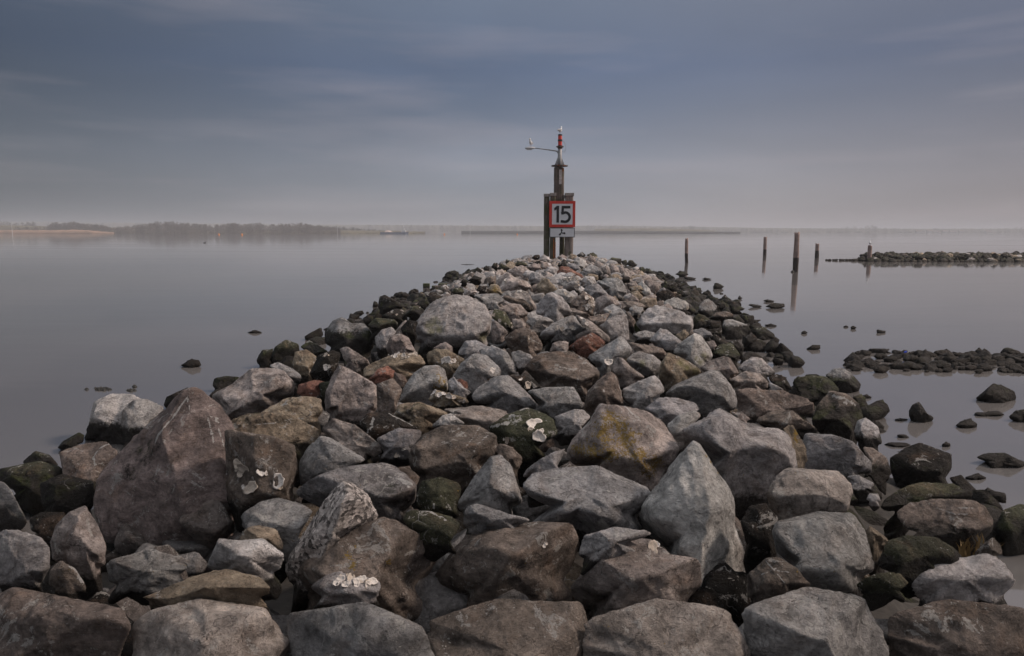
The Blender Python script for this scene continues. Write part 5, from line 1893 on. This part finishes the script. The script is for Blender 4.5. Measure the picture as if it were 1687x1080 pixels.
def gull(foot, hgt, yaw, label):
    """a standing gull: one continuous body with neck and head, plus wings, beak, legs, eyes"""
    s = hgt / .50
    root = empty('gull', foot, label, 'gull', 'gulls perched over the water')
    root.rotation_euler = (0, 0, yaw)
    root.scale = (s, s, s)
    # spine from tail to head, facing +X
    sp_ = [(-.27, .215, .012, .03), (-.20, .215, .03, .045), (-.12, .215, .065, .065), (-.03, .215, .085, .085), (.05, .235, .088, .088),
           (.10, .275, .072, .070), (.125, .325, .050, .050), (.135, .37, .043, .043), (.145, .41, .046, .045), (.165, .44, .036, .034), (.195, .445, .012, .012)]
    n = 14
    V, Fc = [], []
    for i, (x, z, ry, rz) in enumerate(sp_):
        a = Vector((sp_[max(i - 1, 0)][0], 0, sp_[max(i - 1, 0)][1]))
        b_ = Vector((sp_[min(i + 1, len(sp_) - 1)][0], 0, sp_[min(i + 1, len(sp_) - 1)][1]))
        d = (b_ - a).normalized()
        u = Vector((-d.z, 0, d.x))
        for k in range(n):
            t = k / n * 2 * math.pi
            V.append(Vector((x, 0, z)) + u * math.sin(t) * rz + Vector((0, math.cos(t) * ry, 0)))
    for i in range(len(sp_) - 1):
        for k in range(n):
            Fc.append((i * n + k, i * n + (k + 1) % n, (i + 1) * n + (k + 1) % n, (i + 1) * n + k))
    Fc += [tuple(range(n)), tuple((len(sp_) - 1) * n + k for k in range(n))]
    mb = MB()
    mb.add(V, Fc)
    mb.build('body', M_GULL, root, smooth=True)
    for sgn in (-1, 1):
        w = MB()
        V, Fc = [], []
        m = 10
        for i in range(m + 1):
            t = i / m
            x = .09 - .40 * t
            zc = .262 - .045 * t
            hh = .060 * math.sin(math.pi * (t * .86 + .12)) ** .7
            yy = (.084 * math.sin(math.pi * (t * .72 + .26)) + .008)
            for k in range(6):
                q = -1 + 2 * k / 5
                V.append((x, sgn * (yy * math.sqrt(max(0, 1 - (q * .75) ** 2)) + .006), zc + q * hh))
            for k in range(6):
                q = 1 - 2 * k / 5
                V.append((x, sgn * (yy * math.sqrt(max(0, 1 - (q * .75) ** 2)) - .010), zc + q * hh * .95))
        for i in range(m):
            for k in range(12):
                Fc.append((i * 12 + k, i * 12 + (k + 1) % 12, (i + 1) * 12 + (k + 1) % 12, (i + 1) * 12 + k))
        Fc += [tuple(range(12)), tuple(m * 12 + k for k in range(12))]
        w.add(V, Fc)
        w.build('wing', M_GWING, root, smooth=True)
        lg = MB()
        lg.tube([(.01, sgn * .035, .16), (.0, sgn * .035, .08), (.005, sgn * .035, .008)], [.014, .007, .007], 6)
        for a in (-.5, 0, .5):
            lg.tube([(.005, sgn * .035, .008), (.05 * math.cos(a), sgn * .035 + .05 * math.sin(a), .005)], [.006, .003], 5)
        lg.build('leg', M_LEG, root)
        ey = MB()
        ey.tube([(.165, sgn * .033, .425), (.165, sgn * .040, .425)], [.007, .005], 8)
        ey.build('eye', M_BLACK, root)
    bk = MB()
    bk.tube([(.185, 0, .437), (.22, 0, .434), (.243, 0, .424)], [.013, .010, .003], 8)
    bk.build('beak', M_BEAK, root, smooth=True)
    tl = MB()
    tl.box(-.36, -.22, -.035, .035, .200, .212)
    tl.build('tail', M_GULL, root)
    return root


gull(Vector(bp(922.7, 221.0, BD + .45)), .50, math.radians(60), 'gull standing on top of the red lanterns')
gull(Vector(bp(874.5, 241.9, BD + .45)), .50, math.radians(250), 'gull perched on the street-lamp head of the beacon')
gull(Vector((gt[0], gt[1], gt[2])), .47, math.radians(70), 'gull on the timber post beside the far groyne')

# ------------------------------------------------------------------ small things on the water
M_ORANGE = simple('orange_buoy', (.75, .25, .03), .5, .1, 4, bump=0)


def buoy(px, py, y, label):
    b_ = at_y(px, py, y)
    root = empty('buoy', (b_[0], b_[1], 0), label, 'buoy', 'orange buoys in front of the far shore')
    mb = MB()
    mb.tube([(0, 0, -.3), (0, 0, .25), (0, 0, .9), (0, 0, 1.1)], [.5, .62, .50, .2], 14)
    mb.build('float', M_ORANGE, root, smooth=True)
    mb = MB()
    mb.tube([(0, 0, 1.05), (0, 0, 1.7)], [.16, .05], 8)
    mb.build('topmark', M_ORANGE, root)


buoy(360.5, 384, 560, 'orange buoy before the far woods, leftmost of the five')
buoy(398.5, 384, 540, 'orange buoy before the far woods, second from left, a float beside it')
buoy(732, 382, 600, 'orange buoy right of the white and blue barge')
buoy(852, 382, 600, 'orange buoy nearest the beacon, left of it')


def duck(px, py):
    b_ = on_z(px, py)
    mb = MB()
    mb.tube([(-.30, 0, .06), (-.2, 0, .04), (0, 0, .03), (.16, 0, .04), (.22, 0, .12), (.25, 0, .24), (.30, 0, .27), (.38, 0, .25)],
            [.02, .09, .13, .09, .05, .05, .05, .015], 10)
    o = mb.build('duck', simple('dark_feathers', (.03, .028, .025), .8), None, tuple(b_), smooth=True)
    tag(o, 'small dark duck swimming on the left part of the water', 'duck')


duck(337, 400)


def barge():
    y = 880
    def P(px, py):
        return at_y(px, py, y)
    l, r = P(627, 382)[0], P(672, 382)[0]
    zt = 2.2
    root = empty('barge', ((l + r) / 2, y, 0), 'blue barge with a pale sand heap and white wheelhouse by the far shore', 'barge')
    w = (r - l) / 2
    mb = MB()
    V = [(-w, -3, .0), (w - 3, -3, 0), (w, 0, 0), (w - 3, 3, 0), (-w, 3, 0), (-w, -3.3, zt), (w - 2, -3.3, zt), (w + 1.5, 0, zt + .6), (w - 2, 3.3, zt), (-w, 3.3, zt)]
    mb.add(V, [(0, 1, 6, 5), (1, 2, 7, 6), (2, 3, 8, 7), (3, 4, 9, 8), (4, 0, 5, 9), (5, 6, 7, 8, 9)])
    mb.build('hull', simple('blue_hull', (.06, .09, .15), .6, .15, .3, bump=0), root)
    mb = MB()
    n = 12
    V = [(-w + 5 + 10 * (i / n), q * (2.6 - abs(i / n - .5) * 2), zt + (2.6 * math.sin(math.pi * (i / n) ** 0.7) * (1 if q == 0 else 0)) + .05) for i in range(n + 1) for q in (-1, 0, 1)]
    mb.add(V, [(i * 3 + k, i * 3 + k + 1, (i + 1) * 3 + k + 1, (i + 1) * 3 + k) for i in range(n) for k in (0, 1)])
    mb.build('sand_heap', simple('pale_sand', (.55, .44, .38), .9, .15, 1), root)
    MB().box(w - 7.5, w - 2.5, -2, 2, zt, zt + 2.1).build('wheelhouse', simple('white_paint', (.7, .7, .7), .5, .05, 1, bump=0), root, bevel=.15)
    mb = MB()
    mb.tube([(w - 4, 0, zt + 2), (w - 6.5, 0, zt + 11)], [.3, .2], 6)
    mb.build('crane_boom', bpy.data.materials['white_paint'], root)
    MB().box(w - 6.8, w - 3.2, -2.06, -2.0, zt + 1.0, zt + 1.6).build('window', M_BLACK, root)


barge()


def mast_mark(px, ptop, y, label):
    a = at_y(px, ptop, y)
    root = empty('channel_marker', (a[0], y, 0), label, 'marker', 'pale masts on the far shore')
    MB().tube([(0, 0, -.5), (0, 0, a[2])], [.22, .15], 8).build('pole', simple('pale_paint', (.6, .6, .6), .6, .05, 1, bump=0), root)
    MB().box(-.9, .9, -.1, .1, a[2] - 1.6, a[2] - .9).build('crossbar', bpy.data.materials['pale_paint'], root)


mast_mark(555.5, 367, 900, 'thin pale mast left of the blue barge')
mast_mark(774.5, 366.5, 900, 'thin pale mast right of the blue barge')
mast_mark(18.5, 364.5, 760, 'thin pale mast on the left shore field')

# ------------------------------------------------------------------ far shores
M_FIELD = simple('winter_grass', (.115, .095, .055), .95, .35, .03, bump=0)
M_REED = simple('reed_bank', (.27, .165, .105), .95, .3, .06, bump=0)
M_LAND = simple('far_land', (.10, .09, .06), .95, .3, .01, bump=0)
M_DYKE = simple('dark_dyke', (.035, .033, .03), .9, .3, .05, bump=0)


def shore(name, pts, y, depth, mat, label, rough=.25, seed=0):
    """a bank along the far water: pts are (px, top_py) at distance y"""
    rs = np.random.default_rng(seed)
    xs = np.arange(pts[0][0], pts[-1][0] + .1, 4.0)
    tops = np.interp(xs, [p[0] for p in pts], [p[1] for p in pts])
    rows = [(0, -1.0, 0), (0, .0, 0), (depth * .04, .45, 1), (depth * .15, .85, 1), (depth * .45, 1.0, 1), (depth, 1.02, 1)]
    V = []
    for dy, f, nz_ in rows:
        for x, tp in zip(xs, tops):
            top = at_y(x, tp, y + depth * .45)
            zt = max(top[2], .15)
            z = -1.5 if f < 0 else f * zt
            X = at_y(x, 382, y + dy)[0]
            V.append((X, y + dy + rs.uniform(-1, 1) * depth * .02, z + nz_ * rs.uniform(-1, 1) * rough))
    n = len(xs)
    for x in xs:
        V.append((at_y(x, 382, y + depth * 1.02)[0], y + depth * 1.1, -1.5))
    Fc = [(j * n + i, j * n + i + 1, (j + 1) * n + i + 1, (j + 1) * n + i) for j in range(len(rows)) for i in range(n - 1)]
    o = link(name, mesh(name, V, Fc, mat, True))
    return tag(o, label, kind='structure')


shore('hills', [(-3600, 372), (-1200, 368), (-100, 366), (60, 364.6), (130, 366), (420, 368.5), (520, 369.5), (620, 370), (760, 371), (900, 372), (1000, 371.2), (1130, 373), (1260, 375), (1380, 376),
                (1500, 376.4), (1690, 376), (3000, 375), (5600, 373)], 2300, 900, M_LAND, 'low hazy land on the horizon', 1.0, 1)
shore('land', [(-700, 371), (-40, 371), (0, 370.5), (40, 371.5), (100, 373), (190, 374.5), (330, 378), (560, 379), (650, 380), (700, 381.2)], 960, 120, M_FIELD, 'brown winter fields on the left shore', .4, 2)
shore('bank', [(-300, 379), (0, 379), (40, 378.6), (84, 379.2), (120, 378.0), (150, 379.2), (190, 383.2)], 905, 25, M_REED, 'strip of reddish reeds along the left shore', .35, 3)
shore('land', [(760, 380), (900, 380), (1000, 379.8), (1100, 380.4), (1180, 381.2), (1222, 382)], 1050, 60, M_DYKE, 'low dark dyke running behind the beacon', .1, 4)
shore('land', [(980, 376.5), (1060, 375.8), (1140, 377), (1180, 379.5)], 1400, 200, M_FIELD, 'hazy fields right of the beacon', .5, 5)


def dyke():
    xs = [(190, 383.2), (262, 383), (338, 382.8)]
    a, b_ = on_z(190, 384.4), at_y(340, 384, on_z(190, 384.4)[1] * 1.04)
    mb = MB()
    n = 60
    V = []
    rs = np.random.default_rng(9)
    for i in range(n + 1):
        t = i / n
        x = a[0] + (b_[0] - a[0]) * t
        y = a[1] + (b_[1] - a[1]) * t
        hh = .95 * min(1, t * 12, (1 - t) * 12) + rs.uniform(-.08, .08)
        V += [(x, y - 1.6, -.5), (x, y - .7, hh), (x, y + .7, hh), (x, y + 1.6, -.5)]
    mb.add(V, [(i * 4 + k, i * 4 + k + 1, (i + 1) * 4 + k + 1, (i + 1) * 4 + k) for i in range(n) for k in range(3)])
    o = mb.build('stone_jetty', M_DYKE)
    tag(o, 'long low black jetty before the woods on the left shore', 'jetty')


dyke()


def twig_material(name, c0, c1):
    m, t, b = new_mat(name)
    g = G(t)
    geo = N(t, 'ShaderNodeNewGeometry')
    n = g.ramp(g.noise(geo.outputs['Position'], .09, 4, .7), [(.35, 0.0), (.65, 1.0)])
    g.L(g.mix(n, c0, c1), b.inputs['Base Color'])
    b.inputs['Roughness'].default_value = .95
    return m


def woods(name, xr, tops, y, depth, n, label, mat, seed, crown=(5, 10)):
    """bare winter trees: trunk plus a haze of twigs each, joined as one far wood"""
    rs = np.random.default_rng(seed)
    V, Fc = [], []
    for _ in range(n):
        px = rs.uniform(*xr)
        yy = y + rs.uniform(0, depth)
        tp = np.interp(px, [p[0] for p in tops], [p[1] for p in tops])
        ht = at_y(px, tp, yy)[2] * rs.uniform(.66, 1.03)
        X = at_y(px, 380, yy)[0]
        if ht < .6:
            continue
        r = ht * rs.uniform(.30, .46)
        k = len(V)
        V += [(X - .18, yy, -1), (X + .18, yy, -1), (X, yy + .2, ht * .7)]
        Fc.append((k, k + 1, k + 2))
        m = 70
        a = rs.uniform(0, 2 * math.pi, m)
        rr = r * np.sqrt(rs.uniform(0, 1, m))
        zc = rs.uniform(.02, 1.0, m)
        wmax = np.sin(np.pi * np.clip(zc * .72 + .22, 0, 1))
        bx = X + np.cos(a) * rr * wmax
        by = yy + np.sin(a) * rr * wmax
        bz = zc * ht
        for i in range(m):
            L_ = rs.uniform(.5, 1.5) * ht * .11
            w_ = rs.uniform(.10, .42) * ht * .05
            dx, dy = rs.normal(0, .35, 2) * L_
            k = len(V)
            V += [(bx[i] - w_, by[i], bz[i]), (bx[i] + w_, by[i] + w_ * .6, bz[i]), (bx[i] + dx, by[i] + dy, bz[i] + L_)]
            Fc.append((k, k + 1, k + 2))
    o = link(name, mesh(name, V, Fc, mat))
    return tag(o, label, kind='stuff')


TW = twig_material('bare_twigs', (.055, .045, .036), (.19, .15, .12))
TW2 = twig_material('hazy_twigs', (.07, .065, .05), (.12, .105, .085))
woods('woods', (80, 192), [(80, 371), (93, 365.8), (100, 369), (115, 366.5), (124, 365.2), (135, 368), (165, 370), (192, 376)], 950, 40, 330,
      'bare bushy trees behind the reed bank on the left shore', TW, 31)
woods('woods', (188, 560), [(188, 374), (215, 372), (250, 368), (262, 365.5), (280, 364.8), (300, 367.5), (325, 368), (350, 371), (385, 367.5), (400, 370), (425, 367), (440, 369.5),
                            (480, 368.5), (495, 367), (508, 370), (535, 373), (560, 375)], 930, 60, 760, 'long belt of bare winter trees across the water', TW, 32)
woods('woods', (505, 640), [(505, 370), (560, 373), (600, 375.5), (640, 380)], 1000, 60, 200, 'low scrub tapering off beside the blue barge', TW2, 33)
woods('woods', (-60, 84), [(-60, 372), (45, 373), (50, 374), (60, 371.5), (84, 374)], 925, 20, 80, 'scrub on the far left shore', TW, 34)
woods('woods', (-80, 60), [(-80, 364), (0, 364.5), (40, 366), (60, 365.5)], 1300, 200, 120, 'hazy trees on the rise at the far left', TW2, 35)
woods('woods', (1120, 1690), [(1120, 372.5), (1135, 371), (1150, 373), (1180, 375.5), (1270, 376), (1385, 375.5), (1396, 372), (1420, 372.6), (1436, 370.2), (1448, 374.2), (1500, 376), (1560, 375), (1600, 376.5), (1660, 375), (1690, 372.5)],
      2150, 100, 520, 'hazy line of trees on the right horizon', TW2, 36)
woods('woods', (600, 1120), [(600, 370.2), (660, 369.8), (740, 371), (900, 372), (1000, 371), (1120, 373)], 2250, 60, 260, 'hazy hedges along the middle horizon', TW2, 37)

# houses on the right horizon
M_HWALL = simple('house_wall', (.55, .53, .50), .8, .06, .2, bump=0)
M_HROOF = simple('house_roof', (.17, .12, .10), .8, .1, .2, bump=0)


def house(px, wpx, hpx, label, y=1900.0, wall=M_HWALL, cat='house'):
    b_ = at_y(px, 382.0, y)
    w = wpx / F * y
    hh = hpx / F * y
    root = empty('house', (b_[0], y, 0), label, cat, 'houses on the far right shore')
    MB().box(-w / 2, w / 2, 0, 9, -.5, hh * .62).build('wall', wall, root)
    mb = MB()
    e = .5
    mb.add([(-w / 2 - e, -e, hh * .62), (w / 2 + e, -e, hh * .62), (w / 2 + e, 9 + e, hh * .62), (-w / 2 - e, 9 + e, hh * .62), (-w / 2, 4.5, hh), (w / 2, 4.5, hh)],
           [(0, 1, 5, 4), (2, 3, 4, 5), (1, 2, 5), (3, 0, 4), (0, 3, 2, 1)])
    mb.build('roof', M_HROOF, root)
    for k in (-.28, .1, .32):
        MB().box(w * k - .8, w * k + .8, -.06, .05, 1.2, 2.6).build('window', M_BLACK, root)


house(1167, 6, 4.2, 'lone white house right of the beacon on the far shore', 1500)
for k, (px, w, h_) in enumerate([(1515, 9, 4.0), (1532, 7, 5.5), (1543, 10, 3.8), (1558, 8, 4.2), (1571, 10, 3.6), (1585, 7, 4.4), (1630, 9, 3.8)]):
    lab = ['pale house at the left end of the far right row', 'tallest, narrow pale house in the far right row', 'pale house just right of the tallest in the far row', 'fourth pale house from the left in the far row',
           'fifth pale house from the left in the far row', 'sixth pale house from the left in the far row', 'pale house standing apart at the right end of the far row'][k]
    house(px, w, h_, lab)
house(36, 5, 8, 'pale pinkish house on the rise at the far left', 1000)


# ------------------------------------------------------------------ loose things among the boulders
def cast(px, py):
    dg = bpy.context.evaluated_depsgraph_get()
    ok, loc, nrm_, _, ob, _ = SC.ray_cast(dg, Vector(CAM), Vector(ray(px, py)).normalized())
    return loc, nrm_


bpy.context.view_layer.update()


def rubber_strip():
    # curved black strip of rubber lying by the dark round boulder
    pts = [(804, 566), (812, 570.5), (820, 572), (828, 569.5), (833, 563.5), (832, 556)]
    l, _ = cast(820, 568)
    y = l[1] - .12
    V = []
    mb = MB()
    mb.tube([tuple(at_y(x, y_, y)) for x, y_ in pts], [.02, .035, .04, .035, .03, .015], 8)
    o = mb.build('rubber_strip', simple('black_rubber', (.02, .02, .02), .5), smooth=True)
    tag(o, 'curved black strip of rubber hooked beside the dark round boulder', 'debris')


rubber_strip()


def blue_scrap():
    b_ = at_y(1492, 580.5, float(on_z(1492, 588)[1]))
    mb = MB()
    mb.tube([(-.03, 0, -.02), (0, .01, .01), (.025, 0, .025)], [.015, .024, .01], 7)
    o = mb.build('plastic_scrap', simple('blue_plastic', (.03, .07, .5), .4, .1, 10, bump=0), None, tuple(b_))
    tag(o, 'tiny bright blue plastic scrap on the stone shoal', 'litter')


blue_scrap()


def grass_tuft(px, py, n, hh, label, seed):
    l, _ = cast(px, py)
    rs = np.random.default_rng(seed)
    V, Fc = [], []
    for _ in range(n):
        x, y = rs.normal(0, .05, 2)
        dx, dy = rs.normal(0, .05, 2)
        h_ = hh * rs.uniform(.5, 1)
        k = len(V)
        w = .006
        V += [(x - w, y, -.03), (x + w, y, -.03), (x + dx * .4 + w * .7, y + dy * .4, h_ * .6), (x + dx * .4 - w * .7, y + dy * .4, h_ * .6), (x + dx, y + dy, h_)]
        Fc += [(k, k + 1, k + 2, k + 3), (k + 3, k + 2, k + 4)]
    o = link('grass_tuft', mesh('grass_tuft', V, Fc, simple('grass_blades', (.05, .06, .02) if seed == 3 else (.16, .10, .035), .7, .3, 30, bump=0)), l)
    tag(o, label, 'grass')


grass_tuft(1053, 543, 90, .16, 'green grass tuft at the left end of the long pale slab', 3)
grass_tuft(1590, 905, 60, .13, 'straw-coloured weed tuft by the scuffed brown boulder', 4)


# seaweed flecks floating off the left shore
def weed():
    rs = np.random.default_rng(21)
    V, Fc = [], []
    for cx_, cy_, sx_, sy_, n in ((168, 641, 12, 2.2, 60), (215, 643, 5, 1.5, 25), (222, 636, 2, 2, 10), (770, 435.5, 9, .5, 30), (143, 641, 2, 1, 6), (733, 465, 10, .4, 16), (270, 403, 14, .3, 0)):
        for _ in range(n):
            p = on_z(rs.normal(cx_, sx_ * .5), rs.normal(cy_, sy_ * .5), .006)
            s_ = rs.uniform(.006, .03) * (1 if p[1] < 20 else 4)
            k = len(V)
            a = rs.uniform(0, 6.28)
            m = 5
            for i in range(m):
                t = a + i / m * 6.28
                V.append((p[0] + math.cos(t) * s_ * rs.uniform(.6, 1.5), p[1] + math.sin(t) * s_ * 1.4, .004))
            V.append((p[0], p[1], .03))
            Fc += [(k + i, k + (i + 1) % m, k + m) for i in range(m)]
    o = link('seaweed', mesh('seaweed', V, Fc, simple('seaweed', (.012, .011, .008), .6)))
    tag(o, 'dark flecks of seaweed floating off the left shore', kind='stuff')


weed()


# ------------------------------------------------------------------ the air
def haze():
    m = bpy.data.materials.new('haze')
    m.use_nodes = True
    t = m.node_tree
    t.nodes.clear()
    v = N(t, 'ShaderNodeVolumePrincipled')
    v.inputs['Color'].default_value = (.86, .88, .93, 1)
    v.inputs['Density'].default_value = HAZE
    v.inputs['Anisotropy'].default_value = .0
    out = N(t, 'ShaderNodeOutputMaterial')
    t.links.new(v.outputs[0], out.inputs['Volume'])
    mb = MB().box(-9500, 9500, -320, 9500, -3.6, 34)
    o = mb.build('haze', m)
    tag(o, 'thin grey haze over the water', kind='stuff')


HAZE = .00042
haze()
